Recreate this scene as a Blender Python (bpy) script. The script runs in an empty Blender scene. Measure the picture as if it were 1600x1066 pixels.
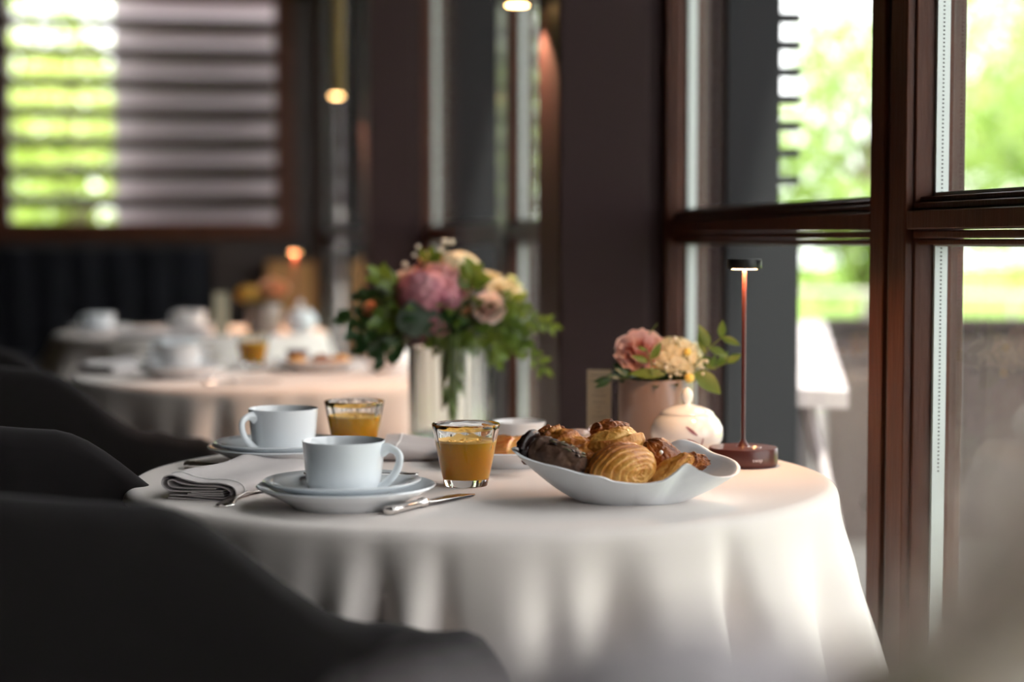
import bpy, bmesh, math, random
from math import sin, cos, pi, radians as R, exp, sqrt, atan2
from mathutils import Vector, Matrix, noise as mnoise

# ------------------------------------------------------------------ camera, light, exposure
S = bpy.context.scene
C = S.collection
FPX = 2750.0
EYE = Vector((0.0, 0.0, 1.01))
PITCH = math.atan(155.0 / FPX)
cam_d = bpy.data.cameras.new('camera')
cam = bpy.data.objects.new('camera', cam_d); C.objects.link(cam)
cam.location = EYE
cam.rotation_euler = (pi / 2 - PITCH, 0, 0)
cam_d.sensor_width = 36.0
cam_d.lens = 36.0 * FPX / 1600.0
cam_d.clip_start = 0.02
cam_d.clip_end = 300
cam_d.dof.use_dof = True
cam_d.dof.focus_distance = 1.84
cam_d.dof.aperture_fstop = 2.5
S.camera = cam

W = bpy.data.worlds.new('sky'); S.world = W; W.use_nodes = True
wn = W.node_tree.nodes; wl = W.node_tree.links
bg = wn['Background']
bg.inputs[0].default_value = (1.0, 0.945, 0.98, 1)
bg.inputs[1].default_value = 4.6

sun_d = bpy.data.lights.new('sun', 'SUN'); sun_d.energy = 14.0; sun_d.angle = R(2); sun_d.color = (1, .95, .84)
sun = bpy.data.objects.new('sun', sun_d); C.objects.link(sun)
sun.rotation_euler = (R(38), 0, R(28))       # comes over the roof from behind the camera

S.view_settings.view_transform = 'Standard'
S.view_settings.look = 'None'
S.view_settings.exposure = 0.0
S.view_settings.gamma = 1.0
S.view_settings.use_curve_mapping = False
S.cycles.use_denoising = True
S.cycles.caustics_reflective = False
S.cycles.caustics_refractive = True
S.cycles.blur_glossy = .5
S.cycles.sample_clamp_indirect = 6.0
S.cycles.max_bounces = 14
S.cycles.diffuse_bounces = 6
S.cycles.transparent_max_bounces = 24
S.cycles.transmission_bounces = 12

# room frame: u runs along the window wall away from the camera, v points outdoors
O = Vector((0.83, 0.0, 0.0)); U = Vector((-0.1904, 0.9817, 0.0)); N = Vector((0.9817, 0.1904, 0.0))
def RM(u, v, z): return O + U * u + N * v + Vector((0, 0, z))

# daylight portals in the window openings guide the sky light indoors
def portal(u0, u1, z0, z1):
    d = bpy.data.lights.new('daylight_portal', 'AREA'); d.shape = 'RECTANGLE'
    d.size = u1 - u0; d.size_y = z1 - z0; d.cycles.is_portal = True
    o = bpy.data.objects.new('daylight_portal', d); C.objects.link(o)
    m = Matrix((U, Vector((0, 0, 1)), N)).transposed().to_4x4()   # local -Z looks indoors
    m.translation = RM((u0 + u1) / 2, .10, (z0 + z1) / 2); o.matrix_world = m
portal(-1., 2.95, .1, 2.5)
portal(3.3, 5.8, .1, 2.5)
portal(6.1, 9.8, .1, 2.5)

fwd = Vector((0, cos(PITCH), -sin(PITCH))); upv = Vector((0, sin(PITCH), cos(PITCH)))
def ray(px, py): return (fwd + Vector((1, 0, 0)) * ((px - 800) / FPX) - upv * ((py - 533) / FPX))
def onz(px, py, z=.75):
    d = ray(px, py); return EYE + d * ((z - EYE.z) / d.z)
def aty(px, py, Y):
    d = ray(px, py); return EYE + d * (Y / d.y)

# ------------------------------------------------------------------ materials
MATS = {}
def M(name, col=(.5, .5, .5), rough=.5, metal=0., bump=None, var=None, sheen=0., coat=0., trans=0., sss=0., emit=None,
      spec=.5, ior=1.45, stretch=(1, 1, 1), attr=None, sssr=(1, .6, .3), sscale=.006, sheent=(1,1,1)):
    if name in MATS: return MATS[name]
    m = bpy.data.materials.new(name); m.use_nodes = True; nt = m.node_tree
    b = nt.nodes['Principled BSDF']; I = b.inputs
    I['Base Color'].default_value = (*col, 1); I['Roughness'].default_value = rough; I['Metallic'].default_value = metal
    I['Specular IOR Level'].default_value = spec; I['IOR'].default_value = ior
    I['Sheen Weight'].default_value = sheen; I['Sheen Roughness'].default_value = .5; I['Sheen Tint'].default_value = (*sheent, 1)
    I['Coat Weight'].default_value = coat; I['Coat Roughness'].default_value = .08
    I['Transmission Weight'].default_value = trans
    if sss:
        I['Subsurface Weight'].default_value = sss; I['Subsurface Radius'].default_value = sssr; I['Subsurface Scale'].default_value = sscale
    if emit:
        I['Emission Color'].default_value = (*emit[0], 1); I['Emission Strength'].default_value = emit[1]
    tc = nt.nodes.new('ShaderNodeTexCoord'); mp = nt.nodes.new('ShaderNodeMapping'); mp.inputs['Scale'].default_value = stretch
    nt.links.new(tc.outputs['Object'], mp.inputs[0])
    if var:                                    # (scale, other colour, amount)
        n = nt.nodes.new('ShaderNodeTexNoise'); n.inputs['Scale'].default_value = var[0]; n.inputs['Detail'].default_value = 5
        nt.links.new(mp.outputs[0], n.inputs['Vector'])
        rp = nt.nodes.new('ShaderNodeValToRGB'); rp.color_ramp.elements[0].position = .35; rp.color_ramp.elements[1].position = .65
        rp.color_ramp.elements[0].color = (*col, 1); rp.color_ramp.elements[1].color = (*var[1], 1)
        nt.links.new(n.outputs['Fac'], rp.inputs[0]); nt.links.new(rp.outputs[0], I['Base Color'])
    if attr:                                   # list of (pos, colour) over the vertex attribute 'tone'
        a = nt.nodes.new('ShaderNodeAttribute'); a.attribute_name = 'tone'
        n = nt.nodes.new('ShaderNodeTexNoise'); n.inputs['Scale'].default_value = 180; n.inputs['Detail'].default_value = 4
        nt.links.new(tc.outputs['Object'], n.inputs['Vector'])
        ad = nt.nodes.new('ShaderNodeMath'); ad.operation = 'MULTIPLY_ADD'; ad.inputs[1].default_value = .35
        nt.links.new(n.outputs['Fac'], ad.inputs[0]); nt.links.new(a.outputs['Fac'], ad.inputs[2])
        sb = nt.nodes.new('ShaderNodeMath'); sb.operation = 'SUBTRACT'; sb.inputs[1].default_value = .175
        nt.links.new(ad.outputs[0], sb.inputs[0])
        rp = nt.nodes.new('ShaderNodeValToRGB'); els = rp.color_ramp.elements
        els[0].position = attr[0][0]; els[0].color = (*attr[0][1], 1); els[1].position = attr[-1][0]; els[1].color = (*attr[-1][1], 1)
        for p_, c_ in attr[1:-1]:
            e = els.new(p_); e.color = (*c_, 1)
        nt.links.new(sb.outputs[0], rp.inputs[0]); nt.links.new(rp.outputs[0], I['Base Color'])
    if bump:                                   # (scale, strength, distance)
        n = nt.nodes.new('ShaderNodeTexNoise'); n.inputs['Scale'].default_value = bump[0]; n.inputs['Detail'].default_value = 4
        nt.links.new(mp.outputs[0], n.inputs['Vector'])
        bp = nt.nodes.new('ShaderNodeBump'); bp.inputs['Strength'].default_value = bump[1]; bp.inputs['Distance'].default_value = bump[2]
        nt.links.new(n.outputs['Fac'], bp.inputs['Height']); nt.links.new(bp.outputs[0], I['Normal'])
    MATS[name] = m; return m

def pane_mat(name, tint=(.96, .98, .97), ior=1.5):
    m = bpy.data.materials.new(name); m.use_nodes = True; nt = m.node_tree; nt.nodes.remove(nt.nodes['Principled BSDF'])
    out = nt.nodes['Material Output']; t = nt.nodes.new('ShaderNodeBsdfTransparent'); t.inputs[0].default_value = (*tint, 1)
    g = nt.nodes.new('ShaderNodeBsdfGlossy'); g.inputs['Roughness'].default_value = .0
    f = nt.nodes.new('ShaderNodeFresnel'); f.inputs[0].default_value = ior
    ge = nt.nodes.new('ShaderNodeNewGeometry'); iv = nt.nodes.new('ShaderNodeMath'); iv.operation = 'SUBTRACT'; iv.inputs[0].default_value = 1
    ml = nt.nodes.new('ShaderNodeMath'); ml.operation = 'MULTIPLY'
    nt.links.new(ge.outputs['Backfacing'], iv.inputs[1]); nt.links.new(iv.outputs[0], ml.inputs[0]); nt.links.new(f.outputs[0], ml.inputs[1])
    mx = nt.nodes.new('ShaderNodeMixShader')
    nt.links.new(ml.outputs[0], mx.inputs[0]); nt.links.new(t.outputs[0], mx.inputs[1]); nt.links.new(g.outputs[0], mx.inputs[2])
    nt.links.new(mx.outputs[0], out.inputs[0]); return m

def leaf_mat(name, col, col2, trans=.5, rough=.5, scale=3.):
    m = bpy.data.materials.new(name); m.use_nodes = True; nt = m.node_tree; nt.nodes.remove(nt.nodes['Principled BSDF'])
    out = nt.nodes['Material Output']
    tc = nt.nodes.new('ShaderNodeTexCoord'); n = nt.nodes.new('ShaderNodeTexNoise'); n.inputs['Scale'].default_value = scale
    nt.links.new(tc.outputs['Object'], n.inputs['Vector'])
    rp = nt.nodes.new('ShaderNodeValToRGB'); rp.color_ramp.elements[0].position = .35; rp.color_ramp.elements[1].position = .65
    rp.color_ramp.elements[0].color = (*col, 1); rp.color_ramp.elements[1].color = (*col2, 1)
    nt.links.new(n.outputs['Fac'], rp.inputs[0])
    p = nt.nodes.new('ShaderNodeBsdfPrincipled'); p.inputs['Roughness'].default_value = rough
    t = nt.nodes.new('ShaderNodeBsdfTranslucent'); mx = nt.nodes.new('ShaderNodeMixShader'); mx.inputs[0].default_value = trans
    nt.links.new(rp.outputs[0], p.inputs['Base Color']); nt.links.new(rp.outputs[0], t.inputs[0])
    nt.links.new(p.outputs[0], mx.inputs[1]); nt.links.new(t.outputs[0], mx.inputs[2]); nt.links.new(mx.outputs[0], out.inputs[0])
    return m

WOOD = M('stained_wood', (.060, .019, .010), .36, bump=(60, .35, .0015), var=(26, (.085, .029, .015)), stretch=(3, 3, .35), coat=.0, spec=.2)
WOODH = M('stained_wood_across', (.050, .022, .016), .30, bump=(60, .4, .0015), var=(26, (.07, .030, .022)), stretch=(.4, .4, 4), coat=.3)
WOODD = M('dark_wood', (.028, .014, .011), .3, bump=(60, .35, .0012), stretch=(3, 3, .35), coat=.3)
PILLAR = M('aubergine_paint', (.026, .0135, .0135), .55, bump=(200, .1, .0005), spec=.12)
GREY = M('anthracite_panel', (.0125, .0130, .0155), .6, spec=.25)
PANE = pane_mat('window_glass')
SPACER = M('aluminium_spacer', (.62, .66, .64), .45, metal=.2)
WHITE = M('white_porcelain', (.82, .855, .885), .12, coat=.6)
MATTE = M('matte_porcelain', (.80, .83, .86), .38, bump=(35, .35, .003))
CLOTH = M('table_linen', (.80, .725, .685), .85, bump=(900, .25, .0004), sheen=.15)
NAPK = M('napkin_linen', (.56, .515, .51), .85, bump=(900, .25, .0004), sheen=.2)
HEM = M('napkin_hem', (.85, .83, .82), .8)
SILVER = M('silver', (.86, .82, .79), .16, metal=1., bump=(120, .15, .0006))
VELVET = M('charcoal_velvet', (.0105, .0088, .0090), .9, spec=.12, sheen=.10, bump=(500, .1, .0004), sheent=(.7,.68,.72))
BLACKM = M('black_metal', (.012, .011, .011), .35, metal=.5)
GLASS = M('clear_glass', (.98, .99, .985), .0, trans=1., ior=1.47)
JUICE = M('orange_juice', (1.0, .41, .0), .5, spec=.2, sss=.5, sssr=(1, .4, .05), sscale=.02)
FOAM = M('juice_froth', (1.0, .58, .13), .5)
COFFEE = M('coffee', (.035, .015, .008), .08)
TAUPE = M('taupe_ceramic', (.30, .215, .185), .3, coat=.4)
LAMPM = M('maroon_lacquer', (.085, .022, .018), .38, coat=.15)
LAMPD = M('lamp_head_black', (.012, .011, .010), .4)
GLOW = M('lamp_diffuser', (1, .8, .5), .5, emit=((1, .58, .22), 30))
BRASS = M('brass', (.30, .19, .06), .35, metal=1.)
CARD = M('cream_card', (.62, .55, .40), .8)
INK = M('grey_ink', (.16, .14, .11), .8)
MOTIF = M('mauve_motif', (.28, .13, .17), .3, coat=.4)
BAKE = [(.05, (.74, .40, .10)), (.32, (.60, .245, .038)), (.58, (.40, .115, .013)), (.95, (.15, .034, .006))]
PASTRY = M('golden_pastry', (.6, .3, .08), .42, attr=BAKE, bump=(210, .9, .0025), coat=.2)
BAKE2 = [(.05, (.58, .25, .06)), (.4, (.38, .115, .02)), (.7, (.22, .055, .010)), (.98, (.09, .02, .007))]
PASTRYD = M('browned_pastry', (.4, .15, .04), .38, attr=BAKE2, bump=(150, .7, .0025), coat=.12)
CHOC = M('chocolate_dough', (.060, .028, .017), .6, spec=.3, bump=(90, .6, .003), var=(60, (.10, .050, .030)))
CHOCD = M('chocolate_glaze', (.018, .008, .007), .25, bump=(110, .7, .003))
SEED = M('pumpkin_seed', (.085, .075, .03), .5)
SUGAR = M('sugar_pearl', (.9, .9, .88), .5)
STEM = M('green_stem', (.12, .17, .04), .5)
LEAFA = leaf_mat('fresh_leaf', (.10, .17, .025), (.17, .24, .035), .35, .4, 20)
LEAFD = leaf_mat('dark_leaf', (.018, .055, .018), (.035, .085, .022), .2, .35, 20)
LEAFE = leaf_mat('eucalyptus_leaf', (.13, .19, .15), (.18, .25, .20), .15, .6, 20)
FERN = leaf_mat('fern_leaf', (.16, .26, .03), (.26, .34, .05), .4, .5, 20)
PINK = leaf_mat('pink_petal', (.72, .33, .33), (.80, .45, .40), .3, .6, 30)
MAUVE = leaf_mat('mauve_petal', (.60, .22, .30), (.75, .38, .42), .3, .6, 25)
ROSEP = leaf_mat('rose_pink_petal', (.86, .50, .46), (.88, .62, .56), .35, .6, 25)
BLUSH = leaf_mat('blush_petal', (.85, .60, .52), (.86, .70, .60), .3, .6, 30)
CREAM = leaf_mat('cream_petal', (.86, .74, .46), (.88, .80, .58), .3, .6, 30)
PALEM = leaf_mat('pale_mauve_petal', (.80, .74, .77), (.86, .82, .83), .3, .7, 30)
BEIGE = leaf_mat('beige_petal', (.66, .56, .49), (.72, .63, .56), .3, .7, 30)
PEACH = leaf_mat('peach_petal', (.88, .45, .24), (.90, .60, .38), .3, .6, 30)
BERRY = M('yellow_berry', (.85, .62, .14), .45)
BUD = M('ivory_bud', (.86, .80, .66), .6)

# ------------------------------------------------------------------ mesh helpers
class MB:
    def __init__(s): s.v = []; s.f = []; s.mi = []; s.tone = {}; s.cur = 0
    def add(s, vs, fs):
        k = len(s.v); s.v += [Vector(p) for p in vs]
        for f in fs: s.f.append([i + k for i in f]); s.mi.append(s.cur)
        return k
    def box(s, x0, x1, y0, y1, z0, z1, T=None):
        c = [(x0, y0, z0), (x1, y0, z0), (x1, y1, z0), (x0, y1, z0), (x0, y0, z1), (x1, y0, z1), (x1, y1, z1), (x0, y1, z1)]
        if T: c = [T(*p) for p in c]
        s.add(c, [(0, 3, 2, 1), (4, 5, 6, 7), (0, 1, 5, 4), (1, 2, 6, 5), (2, 3, 7, 6), (3, 0, 4, 7)]); return s
    def rbox(s, u0, u1, v0, v1, z0, z1): return s.box(u0, u1, v0, v1, z0, z1, RM)
    def grid(s, rows, closeu=False, closev=False, cap=False):
        nr = len(rows); nc = len(rows[0]); k = s.add([p for r in rows for p in r], []);
        for i in range(nr - 1 + (1 if closev else 0)):
            for j in range(nc - 1 + (1 if closeu else 0)):
                a = k + i * nc + j; b = k + i * nc + (j + 1) % nc; i2 = (i + 1) % nr
                s.f.append([a, b, k + i2 * nc + (j + 1) % nc, k + i2 * nc + j]); s.mi.append(s.cur)
        if cap:
            s.f.append([k + j for j in range(nc)][::-1]); s.mi.append(s.cur)
            s.f.append([k + (nr - 1) * nc + j for j in range(nc)]); s.mi.append(s.cur)
        return k
    def lathe(s, prof, n=48, c=(0, 0, 0), fr=None, sy=1.):
        rows = []
        for r, z in prof:
            row = []
            for j in range(n):
                a = 2 * pi * j / n; q = r * (fr(a, z) if fr else 1)
                row.append((c[0] + q * cos(a), c[1] + q * sy * sin(a), c[2] + z))
            rows.append(row)
        s.grid(rows, closeu=True, cap=True); return s
    def tube(s, pts, rad, n=10, flat=1.):
        pts = [Vector(p) for p in pts]; m = len(pts); rows = []; ref = None
        for i, p in enumerate(pts):
            d = (pts[min(i + 1, m - 1)] - pts[max(i - 1, 0)]).normalized()
            if ref is None:
                ref = Vector((0, 0, 1)) if abs(d.z) < .9 else Vector((1, 0, 0))
            x = d.cross(ref).normalized(); y = x.cross(d).normalized(); ref = y
            r = rad[i] if isinstance(rad, (list, tuple)) else rad
            rows.append([p + x * (r * cos(2 * pi * j / n)) + y * (r * flat * sin(2 * pi * j / n)) for j in range(n)])
        s.grid(rows, closeu=True, cap=True); return s
    def ball(s, c, r, n=10, m=7, sc=(1, 1, 1)):
        rows = []
        for i in range(m + 1):
            t = pi * (i + .02) / (m + .04)
            rows.append([(c[0] + r * sc[0] * sin(t) * cos(2 * pi * j / n), c[1] + r * sc[1] * sin(t) * sin(2 * pi * j / n), c[2] + r * sc[2] * cos(t)) for j in range(n)])
        rows = rows[::-1]
        s.grid(rows, closeu=True, cap=True); return s
    def build(s, name, mats, parent=None, smooth=True, ang=40, loc=None, rot=None, bevel=0, kind=None):
        me = bpy.data.meshes.new(name); me.from_pydata([tuple(p) for p in s.v], [], s.f)
        if not isinstance(mats, (list, tuple)): mats = [mats]
        for m in mats: me.materials.append(m)
        if len(mats) > 1: me.polygons.foreach_set('material_index', s.mi)
        if s.tone:
            a = me.attributes.new('tone', 'FLOAT', 'POINT')
            a.data.foreach_set('value', [s.tone.get(i, .5) for i in range(len(s.v))])
        if smooth:
            me.polygons.foreach_set('use_smooth', [True] * len(me.polygons)); me.update()
            me.set_sharp_from_angle(angle=R(ang))
        me.update()
        o = bpy.data.objects.new(name, me); C.objects.link(o)
        if parent is not None: o.parent = parent
        if loc is not None: o.location = loc
        if rot is not None: o.rotation_euler = rot
        if bevel:
            b = o.modifiers.new('bevel', 'BEVEL'); b.width = bevel; b.segments = 2; b.limit_method = 'ANGLE'
        if kind: o['kind'] = kind
        return o

def tag(o, label, cat, group=None):
    o['label'] = label; o['category'] = cat
    if group: o['group'] = group
    return o
def thing(name, label, cat, loc=(0, 0, 0), rz=0, group=None):
    e = bpy.data.objects.new(name, None); C.objects.link(e); e.empty_display_size = .02
    e.location = loc; e.rotation_euler = (0, 0, rz); return tag(e, label, cat, group)
def dup(o, loc, rz, label, group=None, parent=None, sc=None):
    c = o.copy(); C.objects.link(c)
    if parent is not None: c.parent = parent
    else:
        c.location = loc; c.rotation_euler = (0, 0, rz); c['label'] = label
        if sc: c.scale = (sc, sc, sc)
        if group: c['group'] = group
    for ch in list(o.children):
        dup(ch, None, None, None, None, c)
    return c
def sm(x, a, b):
    t = max(0, min(1, (x - a) / (b - a))); return t * t * (3 - 2 * t)

# ------------------------------------------------------------------ room shell
def st(mb, name, mat, **k): return mb.build(name, mat, kind='structure', smooth=False, **k)
FLOORM = M('dark_oak_floor', (.055, .038, .028), .45, var=(4, (.075, .052, .038)), stretch=(8, .6, 1))
WALLM = M('dark_plum_wall', (.02, .013, .012), .7)
CEILM = M('ceiling_paint', (.08, .065, .06), .8)
st(MB().rbox(-3.4, 10.0, -6.0, .10, -.10, 0), 'floor', FLOORM)
st(MB().rbox(-3.4, 10.2, -6.0, .50, 2.60, 2.75), 'ceiling', CEILM)
st(MB().rbox(-3.4, 10.2, -6.15, -6.0, -.1, 2.6), 'wall_left', WALLM)
st(MB().rbox(-3.55, -3.4, -6.15, .10, -.1, 2.6), 'wall_behind_camera', WALLM)
# back wall with its window opening
b = MB()
b.rbox(10.0, 10.2, -6.0, -1.82, -.1, 2.6)
b.rbox(10.0, 10.2, -.14, .10, -.1, 2.6)
b.rbox(10.0, 10.2, -1.82, -.14, -.1, 1.03)
b.rbox(10.0, 10.2, -1.82, -.14, 2.45, 2.6)
st(b, 'wall_back', M('back_wall_wood', (.030, .016, .012), .45, bump=(40, .3, .001)))
# window wall: plinth and lintel
b = MB(); b.rbox(-3.4, 10.0, -.03, .10, 0, .16); st(b, 'baseboard_window_side', WOODD)
b = MB(); b.rbox(-3.4, 10.0, -.03, .10, 2.45, 2.6); st(b, 'trim_lintel', WOODD)

# pillars
def pillar(name, u, w=.17):
    b = MB()
    b.rbox(u + .006, u + w, -.186, -.035, 0, 2.6)
    b.rbox(u + .022, u + w, -.036, .10, 0, 2.6)
    return st(b, name, PILLAR, bevel=.004)
pillar('wall_pillar_near', 2.985, .175)
pillar('wall_pillar_middle', 5.83, .20)

def window(n, u0, u1, m0=.055, m1=.045):
    """opening from u0 (near) to u1 (far); the stiles lie outside it. m0/m1: stile widths"""
    b = MB()
    z0, z1 = .16, 2.45; t0, t1 = 1.010, 1.0605
    # stiles with a groove and a moulded lip
    b.rbox(u1, u1 + m1, -.004, .066, z0, z1)
    b.rbox(u0 - m0, u0, -.004, .066, z0, z1)
    b.rbox(u1 - .004, u1, .006, .066, z0, z1)
    b.rbox(u0, u0 + .004, .006, .066, z0, z1)
    # rails
    for (a, c) in ((z0, z0 + .07), (t0 + .014, t1 - .016), (z1 - .07, z1)):
        b.rbox(u0, u1 - .004, -.004, .064, a, c)
    b.rbox(u0, u1 - .004, .004, .062, t0 + .004, t0 + .0125)
    b.rbox(u0, u1 - .004, .010, .060, t0 - .003, t0 + .003)
    b.rbox(u0, u1 - .004, .004, .062, t1 - .0145, t1 - .007)
    b.rbox(u0, u1 - .004, .012, .060, t1 - .006, t1)
    w = b.build('window_%d' % n, WOOD if True else None, kind='structure', smooth=False, bevel=.0015)
    for (a, c) in ((z0 + .07, t0), (t1, z1 - .07)):
        g = MB(); g.rbox(u0, u1, .0255, .0285, a, c); g.build('pane', PANE, w, smooth=False)
        g = MB(); g.rbox(u0, u1, .0440, .0470, a, c); g.build('pane', PANE, w, smooth=False)
        sp = MB()
        sp.rbox(u1 - .009, u1 - .0041, .0287, .0438, a, c); sp.rbox(u0 + .0041, u0 + .009, .0287, .0438, a, c)
        sp.rbox(u0 + .009, u1 - .009, .0287, .0438, a, a + .005); sp.rbox(u0 + .009, u1 - .009, .0287, .0438, c - .005, c)
        k = 0
        zz = max(a, .75)
        sp.cur = 1
        while zz < min(c, 1.5) and n == 2:
            sp.rbox(u1 - .0093, u1 - .009, .0350, .0370, zz, zz + .0016); zz += .0045
        sp.build('glazing_spacer', [SPACER, BLACKM], w, smooth=False)
    return w
window(1, 2.122, 2.985, .04, .02)
window(2, 1.15, 2.020, .045, .045)
window(3, .10, 1.05, .05, .05)
st(MB().rbox(-3.4, -1.05, .0, .10, .16, 2.45), 'wall_right', WALLM)
window(9, -1.0, 0.0, .05, .05)
window(4, 3.20, 4.41, .04, .0)
window(5, 4.52, 5.85, .0, .03)
window(6, 6.10, 7.55, .04, .0)
window(7, 7.65, 9.90, .0, .05)
b = MB(); b.rbox(2.070, 2.0785, .0, .07, .16, 2.45); b.rbox(2.0665, 2.08, .012, .07, .16, 2.45)
b.rbox(4.41, 4.52, -.006, .08, .16, 2.45); b.rbox(7.55, 7.65, -.006, .08, .16, 2.45)
st(b, 'trim_mullion_grooves', WOODD, bevel=.0015)

# back window: dark wooden frame, one pane
b = MB(); v0, v1 = -1.655, -.235
b.rbox(9.95, 10.12, v0 - .12, v0, 1.03, 2.45); b.rbox(9.95, 10.12, v1, v1 + .10, 1.03, 2.45)
b.rbox(9.95, 10.12, v0, v1, 1.03, 1.118); b.rbox(9.95, 10.12, v0, v1, 2.38, 2.45)
w = b.build('window_8', WOOD, kind='structure', smooth=False, bevel=.004)
MB().rbox(10.05, 10.056, v0, v1, 1.118, 2.38).build('pane', PANE, w, smooth=False)

# exterior louvres beyond the back window
SLAT = M('louvre_brown', (.10, .07, .065), .6)
SLATL = M('louvre_pale_mauve', (.85, .76, .79), .6, bump=(30, .2, .003))
lt = thing('window_shutter', 'brown horizontal louvres outside the back window', 'shutter')
for k in range(11):
    z = 1.03 + k * .167
    b = MB(); T = RM
    b.add([T(10.32, v0 - .3, z), T(10.32, v1 + .3, z), T(10.42, v1 + .3, z + .015), T(10.42, v0 - .3, z + .015),
           T(10.32, v0 - .3, z + .062), T(10.32, v1 + .3, z + .062), T(10.42, v1 + .3, z + .077), T(10.42, v0 - .3, z + .077)],
          [(0, 1, 2, 3), (7, 6, 5, 4), (0, 4, 5, 1), (3, 2, 6, 7), (0, 3, 7, 4), (1, 5, 6, 2)])
    b.build('slat', SLAT, lt, smooth=False)
for (q0, q1) in ((v0 - .36, v0 - .3), (v1 + .3, v1 + .36)): MB().rbox(10.32, 10.42, q0, q1, 0, 2.6).build('frame', SLAT, lt, smooth=False)
bd = MB()
for k in range(10):
    z = .97 + k * .167; vs = -1.13
    bd.add([RM(10.62, vs, z), RM(10.62, .9, z), RM(10.76, .9, z + .16), RM(10.76, vs, z + .16),
            RM(10.60, vs, z + .0), RM(10.60, .9, z), RM(10.74, .9, z + .17), RM(10.74, vs, z + .17)],
           [(0, 1, 2, 3), (7, 6, 5, 4), (0, 4, 5, 1), (3, 2, 6, 7), (0, 3, 7, 4), (1, 5, 6, 2)])
bd.rbox(10.76, 10.80, -1.13, .9, 0, 2.6)
tag(bd.build('clapboard_screen', SLATL, smooth=False), 'pale mauve clapboard screen behind the right part of the louvres', 'screen')

# exterior fins with a slatted edge
def fin(name, label, u, va, vb, pitch, z0, gap):
    t = thing(name, label, 'panel')
    MB().rbox(u, u + .06, .105, va, 0, 2.6).build('panel', GREY, t, smooth=False)
    MB().rbox(u, u + .03, va, vb, 0, z0).build('panel', GREY, t, smooth=False)
    z = z0 + gap
    while z < 2.3:
        MB().rbox(u, u + .03, va, vb, z, z + pitch - gap).build('slat', GREY, t, smooth=False); z += pitch
fin('exterior_fin', 'anthracite vertical fin outside the near window, behind the table lamp', 3.0, .196, .232, .0455, 1.075, .033)
fin('exterior_fin', 'anthracite vertical fin outside the window behind the big bouquet', 5.9, .36, .45, .095, 1.075, .06)
fin('exterior_fin', 'anthracite vertical fin outside the farthest window bay', 9.7, .36, .45, .095, 1.075, .06)

# ------------------------------------------------------------------ outdoors
b = MB(); b.rbox(-3.4, 14, .10, 3.2, -.12, -.02); st(b, 'ground_terrace', M('terrace_stone', (.07, .063, .063), .6, var=(3, (.09, .08, .08))))
b = MB(); b.box(-30, 40, 10.9, 80, -.16, -.05); b.rbox(-3.4, 11, 3.2, 40, -.16, -.05)
st(b, 'ground_lawn', M('lawn', (.15, .27, .03), .9, var=(1.2, (.24, .36, .05))))
random.seed(7)
def tree(x, y, zc, rx, rz_, n, mat, label, leafs=.16, trunk=True):
    t = thing('garden_tree', label, 'tree', (x, y, 0), 0, 'garden trees behind the windows')
    b = MB(); b.tube([(0, 0, -.05), (.08, .05, zc * .4), (0, .1, zc), (.1, 0, zc + rz_ * .6)], [.16, .12, .08, .03], 8)
    for k in range(7):
        a = random.uniform(0, 6.28); z = zc + random.uniform(-.6, .3) * rz_
        b.tube([(0, .05, z - .4), (rx * .5 * cos(a), rx * .5 * sin(a), z), (rx * .85 * cos(a), rx * .85 * sin(a), z + .3)], [.05, .035, .012], 6)
    b.build('trunk', M('tree_bark', (.14, .11, .09), .9), t)
    lv = MB()
    for k in range(n):
        while True:
            p = Vector((random.uniform(-1, 1), random.uniform(-1, 1), random.uniform(-1, 1)))
            if .25 < p.length < 1 and mnoise.noise(p * 2.3 + Vector((x, y, 0))) > -.12: break
        q = Vector((p.x * rx, p.y * rx, zc + p.z * rz_))
        a = Vector((random.gauss(0, 1), random.gauss(0, 1), random.gauss(0, 1))).normalized()
        c = a.orthogonal().normalized() * leafs * .4; a = a * leafs * random.uniform(.6, 1.2)
        lv.add([q - a * .5, q + c * .5, q + a * .5, q - c * .5], [(0, 1, 2, 3)])
    lv.build('foliage', mat, t, smooth=False)
TA = leaf_mat('tree_leaf_bright', (.30, .44, .09), (.50, .62, .22), .5, .6, 1.5)
TB = leaf_mat('tree_leaf_yellow', (.36, .46, .08), (.52, .60, .20), .5, .6, 1.5)
TC = leaf_mat('tree_leaf_deep', (.10, .22, .04), (.20, .34, .07), .4, .6, 1.5)
tree(2.95, 14.5, 1.7, 1.05, 1.3, 3000, TA, 'bright green garden tree seen through the near window pane, next to the anthracite fin')
tree(5.6, 18.0, 2.6, 1.7, 2.2, 5200, TB, 'yellow-green garden tree behind the window mullion')
tree(4.6, 12.6, 2.2, 1.25, 1.7, 5200, TA, 'green garden tree with low branches filling the rightmost upper pane')
tree(7.2, 23.0, 3.0, 2.2, 2.4, 4200, TC, 'deep green garden tree furthest behind the rightmost pane')
tree(-4.3, 17.0, 1.9, 1.3, 1.2, 2600, TB, 'yellow-green garden tree showing through the left end of the louvres')
tree(-6.3, 22.0, 3.0, 2.2, 2.0, 4000, TA, 'green garden tree far behind the leftmost louvre gaps')
tree(.9, 24.0, 3.0, 1.8, 2.2, 3500, TC, 'green garden tree glimpsed between the two pillars')
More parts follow.
